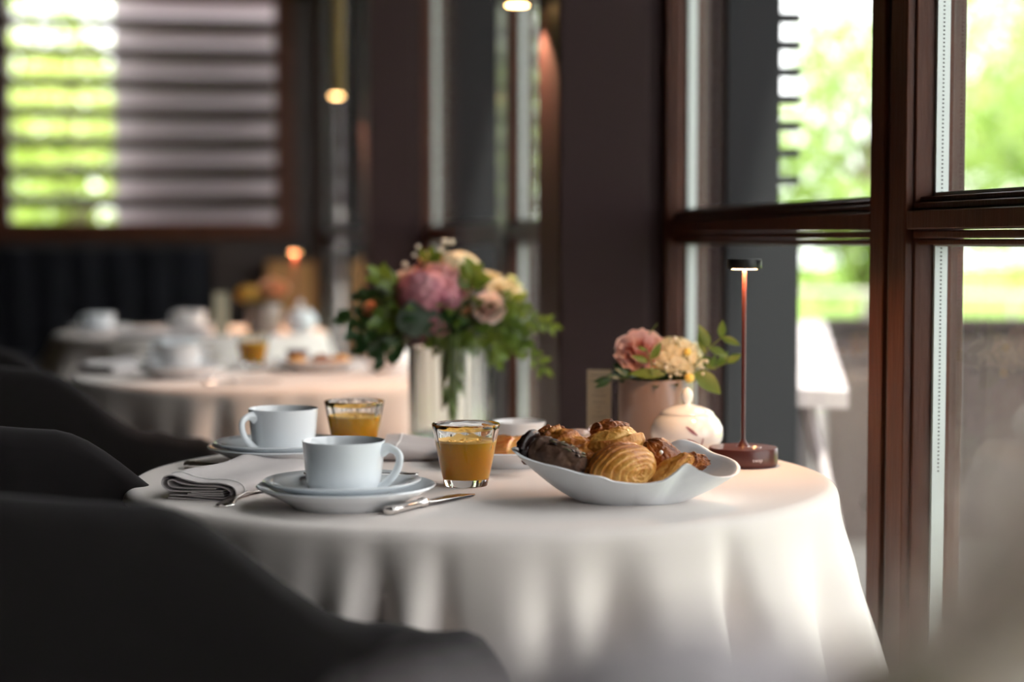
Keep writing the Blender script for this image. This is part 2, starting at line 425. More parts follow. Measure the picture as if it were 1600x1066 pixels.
# terrace furniture
WICK = M('wicker_brown', (.034, .022, .023), .8, bump=(60, .6, .006))
f = thing('terrace_fence', 'low dark brown slatted fence at the edge of the terrace', 'fence')
for k in range(34):
    x = 1.08 + k * .075; MB().box(x, x + .073, 6.0, 6.03, -.02, .72).build('board', WICK, f, smooth=False)
MB().box(1.06, 3.65, 5.98, 6.05, .72, .75).build('top_rail', WICK, f, smooth=False)
rl = thing('garden_railing', 'thin pale railing on the lawn beyond the rightmost pane', 'railing')
RAILM = M('pale_railing', (.40, .36, .34), .7)
for x in (2.2, 2.65, 3.1, 3.55): MB().tube([(x, 10.9, -.05), (x, 10.9, .70)], .022, 8).build('post', RAILM, rl)
MB().tube([(1.7, 10.9, .70), (3.7, 10.9, .66)], .022, 8).build('handrail', RAILM, rl)
MB().tube([(1.7, 10.9, .40), (3.7, 10.9, .36)], .016, 8).build('handrail', RAILM, rl)
OUTW = M('outdoor_white', (.50, .43, .45), .6)
ot = thing('terrace_table', 'long pinkish-white table on the terrace, seen left of the mullion', 'table')
b = MB(); b.add([(.40, 3.15, .72), (.585, 3.05, .72), (1.02, 5.75, .72), (.55, 5.85, .72), (.40, 3.15, .75), (.585, 3.05, .75), (1.02, 5.75, .75), (.55, 5.85, .75)],
      [(0, 3, 2, 1), (4, 5, 6, 7), (0, 1, 5, 4), (1, 2, 6, 5), (2, 3, 7, 6), (3, 0, 4, 7)]); b.build('tabletop', OUTW, ot, smooth=False)
for (x, y) in ((.53, 3.15), (.44, 3.25), (.92, 5.65), (.6, 5.75)):
    MB().tube([(x, y, .72), (x + .05, y, .5), (x + .08, y, .25), (x + .07, y, -.02)], .014, 8).build('leg', OUTW, ot)
MB().box(.42, .56, 3.3, 3.34, .0, .72).build('panel', M('outdoor_grey', (.22, .20, .20), .7), ot, smooth=False)

# ------------------------------------------------------------------ pendant tubes
def pendant(px, py, Y, label):
    p = aty(px, py, Y); t = thing('pendant_light', label, 'lamp', p, 0)
    b = MB(); b.lathe([(.0195, 0), (.0215, 0), (.0215, .42), (.0215, .421), (.004, .424), (.004, .43), (.0195, .43), (.0195, .40), (.0195, .012)][:5], 24)
    b.build('tube', BRASS, t)
    MB().tube([(0, 0, .42), (0, 0, 2.60 - p.z)], .0025, 6).build('cable', BLACKM, t)
    MB().lathe([(.001, -.0015), (.0185, -.0015), (.0185, .0), (.001, .0)], 24).build('diffuser', GLOW, t)
    d = bpy.data.lights.new('pendant_beam', 'SPOT'); d.energy = 22.0; d.color = (1, .56, .32); d.spot_size = R(104); d.spot_blend = .3; d.shadow_soft_size = .012
    o = bpy.data.objects.new('pendant_beam', d); C.objects.link(o); o.parent = t; o.location = (0, 0, -.006)
pendant(808, 8, 3.02, 'brass tube pendant beside the near pillar, at the top edge')
pendant(526, 150, 5.86, 'long brass tube pendant in front of the middle pillar')

# ------------------------------------------------------------------ banquette
bq = thing('banquette', 'dark navy channel-tufted banquette under the back window', 'bench', RM(9.35, -2.0, 0), atan2(U.y, U.x) - pi / 2)
NAVY = M('navy_upholstery', (.0045, .0045, .007), .8, spec=.2)
rows = []
for j in range(2):
    pass
b = MB(); n = 340; top = .985
prof = lambda q: [(0, .42), (-.0, .5), (0, .95), (.02, top - .01), (.05, top), (.12, top), (.14, top - .02), (.14, .0)]
rows = []
for (y, z) in prof(0):
    rows.append([])
    for i in range(n + 1):
        x = -2.6 + 4.0 * i / n; bulge = .022 * abs(sin(pi * (x / .17))) ** .5
        rows[-1].append((x, y - (bulge if y < .03 else 0), z))
b.grid(rows); b.add([(1.4, 0, 0), (1.4, .14, 0), (1.4, .14, top), (1.4, 0, top)], [(0, 1, 2, 3)])
b.build('backrest', NAVY, bq)
MB().box(-2.6, 1.4, -.55, -.02, .30, .45).build('seat', NAVY, bq, bevel=.03)
MB().box(-2.6, 1.4, -.50, .10, .0, .30).build('base', WOODD, bq, smooth=False)
st(MB().rbox(9.70, 9.93, -.30, -.05, 0, .90), 'trim_sill_cabinet', M('amber_wood', (.42, .20, .06), .5, var=(12, (.36, .16, .05)), stretch=(3, 3, .4)))

tag(MB().rbox(9.3, 9.36, .14, .28, -.02, .92).build('wood_panel', MATS['amber_wood'], smooth=False), 'amber wooden panel standing outside the farthest window bay', 'panel')
# ------------------------------------------------------------------ tables and cloths
T1 = Vector((-.033, 1.93, 0)); T2 = Vector((-.47, 3.45, 0)); T3 = Vector((-.915, 5.03, 0)); T0 = Vector((.12, .42, 0))
def table(c, label):
    t = thing('pedestal_table', label, 'table', c, 0, 'round pedestal tables under the cloths')
    MB().lathe([(.05, .722), (.371, .722), (.378, .728), (.378, .740), (.371, .7445), (.05, .7445)], 64).build('tabletop', WOODD, t)
    MB().lathe([(.03, .03), (.035, .2), (.03, .72)], 20).build('column', BLACKM, t)
    MB().lathe([(.22, 0), (.22, .015), (.05, .03)], 40).build('foot', BLACKM, t)
table(T1, 'round pedestal table hidden under the front linen cloth')
table(T2, 'round pedestal table hidden under the cloth of the middle table')
table(T3, 'round pedestal table hidden under the cloth of the far table')
table(T0, 'round pedestal table under the lens, carrying the pale flower pot')

def cloth(c, label, valleys, seed, dent=None, nth=720):
    rnd = random.Random(seed); ph = [rnd.uniform(0, 6.28) for _ in range(4)]
    def A(th):
        d = degv(th); s = .62
        cov = 0
        for (a, w, k) in valleys:
            x = (d - a + 180) % 360 - 180
            s -= k * exp(-(x / w) ** 2)
        if not (-130 < d < 10):
            e = min(1, min(abs(((d + 130 + 180) % 360) - 180), abs(((d - 10 + 180) % 360) - 180)) / 20)
            s += e * (.42 * sin(11 * th + ph[0]) + .2 * sin(17 * th + ph[1]))
        s += .05 * sin(29 * th + ph[2])
        return s
    def degv(th): return (math.degrees(th) + 180) % 360 - 180
    Rr = .386; rc = .014; z0 = .7515
    prof = [(r, z0, 0) for r in (.001, .05, .1, .15, .2, .25, .3, .33, .36, Rr - rc)]
    for k in range(1, 7):
        a = k * pi / 2 / 7; prof.append((Rr - rc + rc * sin(a), z0 - rc + rc * cos(a), 0))
    ds = [.004, .009, .015, .022, .03, .04, .05, .062, .075, .09, .105, .12, .14, .16, .18, .2, .23, .26, .3, .34, .38, .42]
    prof += [(Rr, z0 - rc - d, d + .012) for d in ds]
    b = MB(); rows = []
    for (r, z, d) in prof:
        row = []
        for j in range(nth):
            th = 2 * pi * j / nth; rr = r; zz = z
            if r > .36:
                w_ = .0035 * A(th) * sm(r, .36, .4); zz += w_ * .2; rr += w_ * .6
            if d > 0:
                g = sm(d, 0, .10)
                a = A(th)
                rr = r + .0021 * a + d * (.08 + .36 * a) * (.45 + .55 * g) + .006 * mnoise.noise(Vector((cos(th) * 5, sin(th) * 5, z * 9 + seed))) * g
                if dent:
                    x = (math.degrees(th) - dent[0] + 180) % 360 - 180
                    k_ = (1 - sm(abs(x), dent[1], dent[1] + 10)) * sm(d, .0, .035)
                    rr = rr * (1 - k_) + min(rr, dent[2]) * k_
            else:
                zz += .0009 * mnoise.noise(Vector((cos(th) * r * 7, sin(th) * r * 7, seed))) * sm(r, .02, .1)
            row.append((rr * cos(th), rr * sin(th), zz))
        rows.append(row)
    b.grid(rows, closeu=True)
    o = b.build('tablecloth', CLOTH, ang=80, loc=c)
    s_ = o.modifiers.new('thick', 'SOLIDIFY'); s_.thickness = .0012; s_.offset = -1
    return tag(o, label, 'tablecloth')
V1 = [(-126, 4, .8), (-118, 4, .5), (-111, 3.2, .5), (-103, 2.6, 1.25), (-94.5, 2.0, .75), (-92, 4.5, .55), (-80.5, 3.0, .5), (-71.5, 4.0, 1.05), (-53, 2.6, .95), (-30, 6, .9), (-10, 7, .6)]
cloth(T1, 'pale linen cloth on the large front table with the pastry bowl', V1, 1, dent=(178, 22, .17))
V2 = [(-122, 9, 1.3), (-108, 4, .6), (-96, 3, .9), (-84, 3, .5), (-75, 4, .8), (-58, 7, 1.0), (-38, 7, .9), (-15, 8, .7)]
cloth(T2, 'pale linen cloth on the middle table, left of the glass vase', V2, 5, dent=(178, 22, .17), nth=480)
cloth(T3, 'linen cloth on the far table, warmly lit by its lamp', V2, 9, nth=360)
cloth(T0, 'linen cloth on the nearest table under the camera', V2, 12, nth=240)

# ------------------------------------------------------------------ armchairs
def make_chair(label):
    t = thing('armchair', label, 'chair')
    # local frame: +x faces forward, y across; origin on the floor below the middle of the seat
    Wd, D, rc = .60, .60, .17
    path = []       # (x, y, t) outer line from near arm tip round the back to the far arm tip
    def addp(x, y, tt): path.append((x, y, tt))
    n = 26
    L = D - rc
    addp(.034, .005, -.036); addp(.025, .002, -.026); addp(.015, .0008, -.015)
    for i in range(n): addp(-L * i / n, 0, L * i / n)
    for i in range(14):
        a = (pi / 2) * i / 14; addp(-L - rc * sin(a), rc - rc * cos(a), L + rc * a)
    for i in range(12): addp(-D, rc + (Wd - 2 * rc) * i / 12, L + rc * pi / 2 + (Wd - 2 * rc) * i / 12)
    tot = L + rc * pi / 2 + (Wd - 2 * rc) / 2
    half = list(path[:3 + n + 14 + 7]); pts = [(x, y, tt) for x, y, tt in half]
    pts += [(x, Wd - y, tt) for x, y, tt in reversed(half[:-1])]
    def top(tt):
        return (.640 + .060 * sm(tt, -.075, .0) + .012 * sm(tt, .02, .07) + .103 * sm(tt, .075, .255) + .018 * sm(tt, .23, .42) + .010 * sm(tt, .40, .6))
    m = len(pts); rows = []
    th = .040
    for i, (x, y, tt) in enumerate(pts):
        a = Vector(pts[max(i - 1, 0)][:2]); c_ = Vector(pts[min(i + 1, m - 1)][:2]); d = (c_ - a).normalized()
        nin = Vector((d.y, -d.x))           # points inward? path runs backwards along y=0: d=(-1,0) -> (0,1)
        h = top(tt); zb = .36
        row = []
        for k in range(9):                  # outside, bottom to top
            q = k / 8; z = zb + (h - th * .5 - zb) * q; ins = .075 * (1 - q) ** 1.6
            row.append(Vector((x, y)) + nin * ins); row[-1] = (row[-1].x, row[-1].y, z)
        for k in range(1, 8):
            a_ = pi * k / 8; off = th / 2 - th / 2 * cos(a_); z = h - th * .5 + th * .5 * sin(a_)
            p = Vector((x, y)) + nin * off; row.append((p.x, p.y, z))
        for k in range(9):
            q = 1 - k / 8; z = zb + .06 + (h - th * .5 - zb - .06) * q; ins = th + .06 * (1 - q) ** 1.6
            p = Vector((x, y)) + nin * ins; row.append((p.x, p.y, z))
        rows.append(row)
    b = MB(); k0 = b.grid(rows)
    nc = len(rows[0])
    b.f.append([k0 + j for j in range(nc)][::-1]); b.mi.append(0)
    b.f.append([k0 + (m - 1) * nc + j for j in range(nc)]); b.mi.append(0)
    for i in range(m - 1):
        b.f.append([k0 + i * nc, k0 + (i + 1) * nc, k0 + (i + 1) * nc + nc - 1, k0 + i * nc + nc - 1][::-1]); b.mi.append(0)
    sh = b.build('shell', VELVET, t, ang=70)
    MB().box(-.50, .0, .10, .50, .36, .47).build('seat', VELVET, t, bevel=.03)
    MB().box(-.48, -.06, .12, .48, .325, .36).build('seat_base', BLACKM, t, smooth=False)
    for (x, y, dx, dy) in ((-.10, .14, .06, -.05), (-.10, .46, .06, .05), (-.44, .14, -.05, -.05), (-.44, .46, -.05, .05)):
        MB().tube([(x, y, .33), (x + dx, y + dy, 0)], [.014, .009], 10).build('leg', BLACKM, t)
    return t
ca = atan2(.37, .93)
ch = make_chair('charcoal velvet armchair closest to the camera, facing the front table')
ch.location = (-.030, 1.375, 0); ch.rotation_euler = (0, 0, ca)
off2 = T2 - T1
dup(ch, Vector((-.030, 1.375, 0)) + off2 + Vector((-.02, -.13, 0)), ca, 'charcoal velvet armchair at the middle table, left of the cups')

# ------------------------------------------------------------------ tableware prototypes
ZT = .7522
def make_cup(label, loc, rz, group):
    t = thing('coffee_cup', label, 'cup', loc, rz, group)
    b = MB()
    b.lathe([(.028, 0), (.0335, .0005), (.0352, .003), (.0368, .012), (.0385, .028), (.0402, .0475), (.0406, .0488), (.0398, .0492), (.0390, .0478), (.0372, .028), (.0352, .010), (.030, .0045), (.004, .004)], 72)
    b.build('body', WHITE, t, ang=60)
    pts = []
    ctrl = [(.0385, .0405), (.047, .0425), (.0555, .038), (.0570, .030), (.0535, .020), (.0465, .0115), (.0405, .0065), (.0362, .004)]
    for i in range(len(ctrl) - 1):
        p0, p1, p2, p3 = [ctrl[max(0, min(len(ctrl) - 1, i + k))] for k in (-1, 0, 1, 2)]
        for q in range(5):
            s_ = q / 5
            f_ = lambda a, b_, c_, d_: .5 * ((2 * b_) + (-a + c_) * s_ + (2 * a - 5 * b_ + 4 * c_ - d_) * s_ ** 2 + (-a + 3 * b_ - 3 * c_ + d_) * s_ ** 3)
            pts.append((f_(p0[0], p1[0], p2[0], p3[0]), 0, f_(p0[1], p1[1], p2[1], p3[1])))
    pts.append((ctrl[-1][0], 0, ctrl[-1][1]))
    nn = len(pts)
    MB().tube(pts, [.0048 - .0022 * sm(i / nn, 0, .2) + .001 * sm(i / nn, .85, 1) for i in range(nn)], 12, 1.5).build('handle', WHITE, t)
    MB().lathe([(.001, .0375), (.0375, .0375), (.0375, .0379), (.001, .0380)], 40).build('coffee', COFFEE, t)
    return t
def plate_prof(r, rf, h):
    return [(rf * .9, .002), (rf, 0), (rf + .003, .0005), (rf + .006, .004), (r * .80, h * .55), (r - .001, h - .001), (r, h), (r - .0015, h + .0012),
            (r - .012, h * .86), (r * .70, h * .50), (rf * 1.0, .0055), (.004, .005)]
def make_plate(name, label, cat, r, rf, h, loc, group, motif=False):
    t = thing(name, label, cat, loc, 0, group)
    MB().lathe(plate_prof(r, rf, h), 96).build('dish', WHITE, t, ang=60)
    if motif:
        b = MB()
        def lf(x, y, a, L):
            pts = []
            for k in range(9):
                s_ = k / 8; w_ = .006 * sin(pi * s_) ** .8
                for sg in (-1, 1):
                    px = x + cos(a) * L * s_ - sin(a) * w_ * sg; py = y + sin(a) * L * s_ + cos(a) * w_ * sg
                    rr = sqrt(px * px + py * py); pts.append((px, py, .0055 + max(0, (rr - rf) / (r - rf)) ** 1.3 * (h - .006) * .97 + .0006))
            b.add(pts, [(2 * k, 2 * k + 2, 2 * k + 3, 2 * k + 1) for k in range(8)])
        lf(-.058, -.008, 2.0, .024); lf(-.060, -.012, 3.0, .02)
        b.build('leaf_motif', MOTIF, t)
    return t
def axis_prof(name, parent, secs, mat, n=16):
    """secs: (x, half width y, half height z, z centre)"""
    b = MB(); rows = []
    for (x, w_, h_, zc) in secs:
        rows.append([(x, w_ * cos(2 * pi * j / n), zc + h_ * sin(2 * pi * j / n)) for j in range(n)])
    b.grid(rows, closeu=True, cap=True); return b.build(name, mat, parent, ang=50)
def make_knife(label, p0, p1, group=None, L=.19):
    p0 = Vector(p0); p1 = Vector(p1); t = thing('table_knife', label, 'knife', p0, atan2(p1.y - p0.y, p1.x - p0.x), group)
    k = L / .19
    hs = [(0, .0035, .003), (.001, .0060, .0045), (.005, .0066, .005), (.007, .0052, .0042), (.009, .0066, .005), (.013, .0068, .005), (.017, .0056, .0044), (.03, .0050, .0042), (.055, .0043, .0038), (.066, .0044, .0038), (.069, .0058, .0048), (.071, .0046, .0042), (.074, .0060, .005), (.078, .0045, .004), (.083, .0035, .003)]
    axis_prof('handle', t, [(x * k, w_, h_, .0052) for x, w_, h_ in hs], SILVER)
    axis_prof('blade', t, [(.080 * k, .003, .0016, .0052), (.09 * k, .0065, .0012, .0050), (.13 * k, .0085, .0010, .0046), (.165 * k, .0082, .0009, .0035), (.182 * k, .005, .0008, .002), (.19 * k, .001, .0006, .0015)], SILVER)
    return t
def make_fork(label, p0, p1, L=.16):
    p0 = Vector(p0); p1 = Vector(p1); t = thing('table_fork', label, 'fork', p0, atan2(p1.y - p0.y, p1.x - p0.x))
    hs = [(0, .003, .0015, .003), (.004, .008, .002, .003), (.010, .0095, .0022, .0033), (.018, .0075, .0020, .0045), (.03, .005, .002, .0075), (.06, .0035, .0018, .009), (.085, .003, .0018, .006), (.1, .0045, .0016, .004), (.108, .0105, .0013, .0035), (.12, .0115, .0012, .003)]
    axis_prof('handle', t, hs, SILVER)
    b = MB()
    for k in range(4):
        y = -.0092 + k * .0061; b.tube([(.117, y, .003), (.14, y * .95, .0045), (.162, y * .85, .009)], [.0018, .0015, .0007], 6, .7)
    b.build('tines', SILVER, t); return t
def make_spoon(label, p0, p1, z0, z1, group=None):
    """p0 = bowl end, p1 = handle end"""
    p0 = Vector(p0); p1 = Vector(p1); L = (p1 - p0).to_2d().length if False else (Vector((p1.x, p1.y)) - Vector((p0.x, p0.y))).length
    t = thing('teaspoon', label, 'spoon', (p0.x, p0.y, 0), atan2(p1.y - p0.y, p1.x - p0.x), group)
    secs = []
    for (s_, w_) in ((0, .001), (.02, .006), (.08, .0105), (.18, .0125), (.27, .0095), (.33, .004), (.38, .0024), (.6, .0022), (.8, .0032), (.88, .0052), (.94, .0058), (.985, .0045), (1, .001)):
        secs.append((s_ * L, w_, .0011, z0 + (z1 - z0) * s_))
    axis_prof('handle', t, secs, SILVER); return t
def make_glass(label, loc, lvl, group, rt=.0385, rb=.0235, H=.066):
    t = thing('juice_glass', label, 'glass', loc, 0, group)
    def rad(z): return rb + (rt - rb) * (z / H) ** .9
    prof = [(rb - .004, .0)] + [(rb, .0005)] + [(rad(z), z) for z in (.002, .01, .02, .03, .04, .05, .06)] + [(rt, H - .0008), (rt - .0008, H), (rt - .0018, H - .001)]
    th = .0022
    inn = [(rad(z) - th, z) for z in (.06, .055, .05, .045, .04, .03, .02, .012)] + [(rb - .004, .0085), (.002, .008)]
    b = MB(); rows = []
    n = 96
    for q, (r, z) in enumerate(prof + inn):
        inner = q >= len(prof)
        rows.append([((r - (.0011 * abs(sin(6 * a)) * sm(z, .028, .05) if inner else 0)) * cos(a), (r - (.0011 * abs(sin(6 * a)) * sm(z, .028, .05) if inner else 0)) * sin(a), z) for a in [2 * pi * j / n for j in range(n)]])
    b.grid(rows, closeu=True, cap=True)
    b.build('tumbler', GLASS, t, ang=60)
    e = -.0005
    j = MB(); zs = [.0088 + (lvl - .0088) * k / 8 for k in range(9)]
    pr = [(.001, .0083), (rb - .005, .0084)] + [(rad(z) - th - e - (.0011 * sm(z, .028, .05)), z) for z in zs]
    j.lathe(pr + [(.001, lvl)], 64); j.build('orange_juice', JUICE, t)
    fr = MB(); r_ = rad(lvl) - th - e - .0012
    fr.lathe([(r_ - .006, lvl + .0002), (r_, lvl + .0001), (r_, lvl + .0022), (r_ - .003, lvl + .0012), (r_ - .006, lvl + .0004)], 48)
    for k in range(14):
        a = k * 2.4; q = r_ * .75 * sqrt((k + .5) / 14); fr.ball((q * cos(a), q * sin(a), lvl + .0005), .0032, 8, 5, (1, 1, .5))
    fr.build('froth', FOAM, t)
    return t

G_CUP = 'white porcelain coffee cups'; G_PL = 'white plates'; G_SC = 'white saucers'; G_GL = 'tumblers of orange juice'
# setting 1
P1 = aty(541, 760, 1.706); P1.z = ZT
plate1 = make_plate('dinner_plate', 'white plate under the saucer of the front cup', 'plate', .0875, .050, .021, P1, G_PL)
Sc = Vector((P1.x - .004, P1.y + .002, ZT + .0095))
sauc1 = make_plate('saucer', 'white saucer under the front cup, stacked on a plate', 'saucer', .077, .040, .0165, Sc, G_SC)
Cp = Vector((P1.x - .0025, P1.y + .002, ZT + .0155))
cup1 = make_cup('white coffee cup nearest the camera, handle to the right', Cp, R(-14), G_CUP)
make_spoon('silver teaspoon lying on the saucer behind the front cup', Vector((Sc.x - .043, Sc.y + .046, 0)), Vector((Sc.x + .074, Sc.y + .012, 0)), ZT + .0262, ZT + .0298)
# setting 2
P2 = aty(443, 700, 2.04); P2.z = ZT
plate2 = dup(plate1, P2, 0, 'white plate under the rear cup with its handle to the left')
sauc2 = make_plate('saucer', 'white saucer with a mauve leaf motif under the rear cup', 'saucer', .077, .040, .0165, Vector((P2.x - .003, P2.y, ZT + .0095)), G_SC, True)
cup2 = dup(cup1, Vector((P2.x, P2.y, ZT + .0155)), R(222), 'white coffee cup behind the front one, handle turned left', None)
# juices
gl1 = make_glass('tumbler of orange juice in front, left of the pastry bowl', Vector((*aty(728, 765, 1.852).xy, ZT)), .0475, G_GL, .0362, .0225, .0665)
p = aty(554, 700, 2.115)
gl2 = dup(gl1, Vector((p.x, p.y, ZT)), .4, 'tumbler of orange juice behind the front coffee cup', None)
# cutlery
a_ = onz(606, 806, .7525); b_ = onz(741, 774, .7525)
make_knife('silver knife with ornate handle right of the front cup', (a_.x, a_.y, ZT), b_, 'silver knives', (b_ - a_).length)
a_ = onz(346, 794, .7525); b_ = onz(420, 765, .7525)
make_fork('silver fork between the folded napkin and the front plate', (a_.x, a_.y, ZT - .001), b_)
a_ = onz(290, 733, .7525); b_ = onz(392, 738, .7525)
kn2 = make_knife('silver knife behind the folded napkin at the left table edge', (a_.x, a_.y, ZT), b_, 'silver knives', .15)

# folded napkins
def make_napkin(label, loc, rz, group, L=.2, sc=1.):
    t = thing('folded_napkin', label, 'napkin', loc, rz, group)
    def catm(ctrl, q=8):
        out = []
        for i in range(len(ctrl) - 1):
            p = [Vector(ctrl[max(0, min(len(ctrl) - 1, i + k))]) for k in (-1, 0, 1, 2)]
            for s in range(q):
                s_ = s / q
                out.append(.5 * ((2 * p[1]) + (-p[0] + p[2]) * s_ + (2 * p[0] - 5 * p[1] + 4 * p[2] - p[3]) * s_ ** 2 + (-p[0] + 3 * p[1] - 3 * p[2] + p[3]) * s_ ** 3))
        out.append(Vector(ctrl[-1])); return out
    # cross-section in (w, h); w to the right seen from the end
    layers = [
        ([(.008, .002), (.03, .0018), (.06, .0010), (.074, .0015), (.082, .0075), (.079, .0150), (.066, .0185), (.045, .0185), (.030, .0205), (.014, .0245), (.004, .0225), (.002, .0150), (.010, .0098), (.028, .0092), (.045, .0100), (.068, .0110)], NAPK),
        ([(.010, .0050), (.028, .0052), (.05, .0040), (.070, .0040), (.0765, .0085), (.073, .0130), (.062, .0155), (.044, .0155), (.026, .0165), (.013, .0200), (.0085, .0180), (.012, .0135), (.028, .0125), (.060, .0130)], NAPK),
        ([(.030, .0068), (.05, .0062), (.070, .0065)], NAPK), ([(.034, .0084), (.05, .0080), (.068, .0086)], NAPK)]
    b = MB(); th = .0011
    for li, (ctrl, _) in enumerate(layers):
        cv = catm(ctrl); m = len(cv); nrm = []
        for i in range(m):
            d = (cv[min(i + 1, m - 1)] - cv[max(i - 1, 0)]).normalized(); nrm.append(Vector((-d.y, d.x)))
        loop = [cv[i] + nrm[i] * th / 2 for i in range(m)] + [cv[i] - nrm[i] * th / 2 for i in range(m - 1, -1, -1)]
        rows = []
        for k in range(13):
            s_ = k / 12; row = []
            for q in loop:
                w_ = (q.x - .04) * (1 + .10 * s_) + .04 - .012 * s_ * s_
                h = q.y * (1 - .22 * s_) + .0012 * sin(s_ * 7) * q.y / .02
                row.append((s_ * L, -w_, h + .0002))
            rows.append(row)
        b.grid(rows, closeu=True, cap=True)
    b.build('linen_folds', NAPK, t, ang=60)
    # white stitched hem line round the outer layer
    cv = catm(layers[0][0]); h = MB()
    pts = []
    for i in range(30, 100):
        if i >= len(cv): break
        d = (cv[min(i + 1, len(cv) - 1)] - cv[i - 1]).normalized(); q = cv[i] + Vector((d.y, -d.x)) * .0010
        pts.append((.019 + .0, -q.x, q.y + .0002))
    pts = pts[:56]
    h.tube(pts, .0009, 6); h.build('hem_stitch', HEM, t)
    return t
a_ = onz(250, 781, .7525); b_ = onz(338, 786, .7525); dn = Vector((.27, .96, 0)).normalized()
nap1 = make_napkin('folded taupe napkin at the left edge of the front table, beside the front plate', (a_.x, a_.y + .002, ZT), atan2(dn.y, dn.x), 'folded linen napkins', .225)
p = onz(598, 712, .7525)
q = onz(606, 709, .7525)
make_napkin('folded taupe napkin behind the tumblers on the front table', Vector((q.x, q.y, ZT)), R(-3), 'folded linen napkins', .085)

# ------------------------------------------------------------------ ruffled bowl
def smoothn(a, seed): return mnoise.noise(Vector((cos(a) * 1.7, sin(a) * 1.7, seed)))
BW = Vector((*aty(985, 780, 1.748).xy, ZT))
RIM = [(-180, .119, .052), (-165, .114, .0475), (-150, .106, .0435), (-138, .099, .041), (-125, .092, .036), (-113, .086, .0335), (-105, .082, .029), (-85, .079, .0265), (-70, .080, .0295), (-62, .082, .037), (-54, .085, .0450), (-46, .091, .0375), (-38, .097, .0315),
       (-28, .103, .0295), (-16, .108, .0300), (-7, .109, .034), (0, .107, .0375), (12, .103, .040), (25, .097, .043), (38, .093, .050), (50, .088, .053), (62, .084, .045), (75, .082, .047), (90, .080, .055), (105, .080, .056), (125, .084, .050), (145, .094, .047), (165, .111, .050), (180, .119, .052)]
def bowl_rim(a):
    d = (math.degrees(a) + 180) % 360 - 180
    for k in range(len(RIM) - 1):
        if RIM[k][0] <= d <= RIM[k + 1][0]:
            P_ = [RIM[k - 1 if k else len(RIM) - 2], RIM[k], RIM[k + 1], RIM[k + 2 if k + 2 < len(RIM) else 1]]
            t = (d - P_[1][0]) / (P_[2][0] - P_[1][0])
            f_ = lambda q: .5 * (2 * P_[1][q] + (P_[2][q] - P_[0][q]) * t + (2 * P_[0][q] - 5 * P_[1][q] + 4 * P_[2][q] - P_[3][q]) * t * t + (-P_[0][q] + 3 * P_[1][q] - 3 * P_[2][q] + P_[3][q]) * t ** 3)
            return f_(1), f_(2)
    return RIM[0][1], RIM[0][2]
def make_bowl():
    n = 216; outer = []; K = 14
    rows = []
    for k in range(K + 1):
        s_ = k / K; row = []
        for j in range(n):
            a = 2 * pi * j / n; r, h = bowl_rim(a); rb = .040 + .012 * abs(cos(a))
            q = s_ ** (.72 + .38 * abs(sin(a))); rr = rb + (r - rb) * (q * .94 + .06 * s_ ** 4) + .0016 * smoothn(a * 2, s_ * 3) * s_
            zz = h * (s_ ** .95) - .0 + .002 * (s_ ** 6) * 0
            rr += .003 * sin(pi * s_)
            row.append((rr * cos(a), rr * sin(a), zz))
        rows.append(row)
    for k in range(K, -1, -1):
        s_ = k / K; row = []
        for j in range(n):
            x, y, z = rows[k][j]; rr = sqrt(x * x + y * y); f_ = (rr - .0016) / rr
            row.append((x * f_, y * f_, z + (.0006 if k == K else .0022 + .003 * (1 - s_))))
        outer.append(row)
    b = MB(); b.grid(rows + outer, closeu=True, cap=True)
    return tag(b.build('pastry_bowl', MATTE, ang=70, loc=BW), 'white porcelain bowl with a ruffled rim, full of pastries', 'bowl')
make_bowl()

# ------------------------------------------------------------------ pastries
def blob(name, label, cat, loc, rot, axes, fn, mat, n=120, m=84, group='pastries in the ruffled bowl', parent=None):
    """ellipsoid with the pole on local +x; fn(rho 0..1, phi) -> (displacement, tone)"""
    b = MB(); rows = []; tones = []
    for i in range(m + 1):
        rho = (i + .01) / (m + .02); t = rho * pi; row = []
        for j in range(n):
            ph = 2 * pi * j / n; d, tn = fn(rho, ph)
            p = Vector((axes[0] * cos(t), axes[1] * sin(t) * cos(ph), axes[2] * sin(t) * sin(ph)))
            nn = Vector((cos(t) / axes[0], sin(t) * cos(ph) / axes[1], sin(t) * sin(ph) / axes[2])).normalized()
            row.append(p + nn * d); tones.append(tn)
        rows.append(row)
    k = b.grid(rows, closeu=True, cap=True)
    for i, tn in enumerate(tones): b.tone[k + i] = tn
    o = b.build(name, mat, ang=75, parent=parent)
    o.matrix_world = Matrix.Translation(loc) @ Matrix(rot)
    if parent is None: tag(o, label, cat, group)
    return o
def basis(x, up=(0, 0, 1)):
    x = Vector(x).normalized(); y = Vector(up).cross(x).normalized(); z = x.cross(y)
    return Matrix((x, y, z)).transposed().to_4x4()
def saw(x): x = x % 1.0; return (1 - x) ** 1.0 - .5 if x > .12 else (x / .12) - .5
def nz(a, b_, c_): return mnoise.noise(Vector((a, b_, c_)))
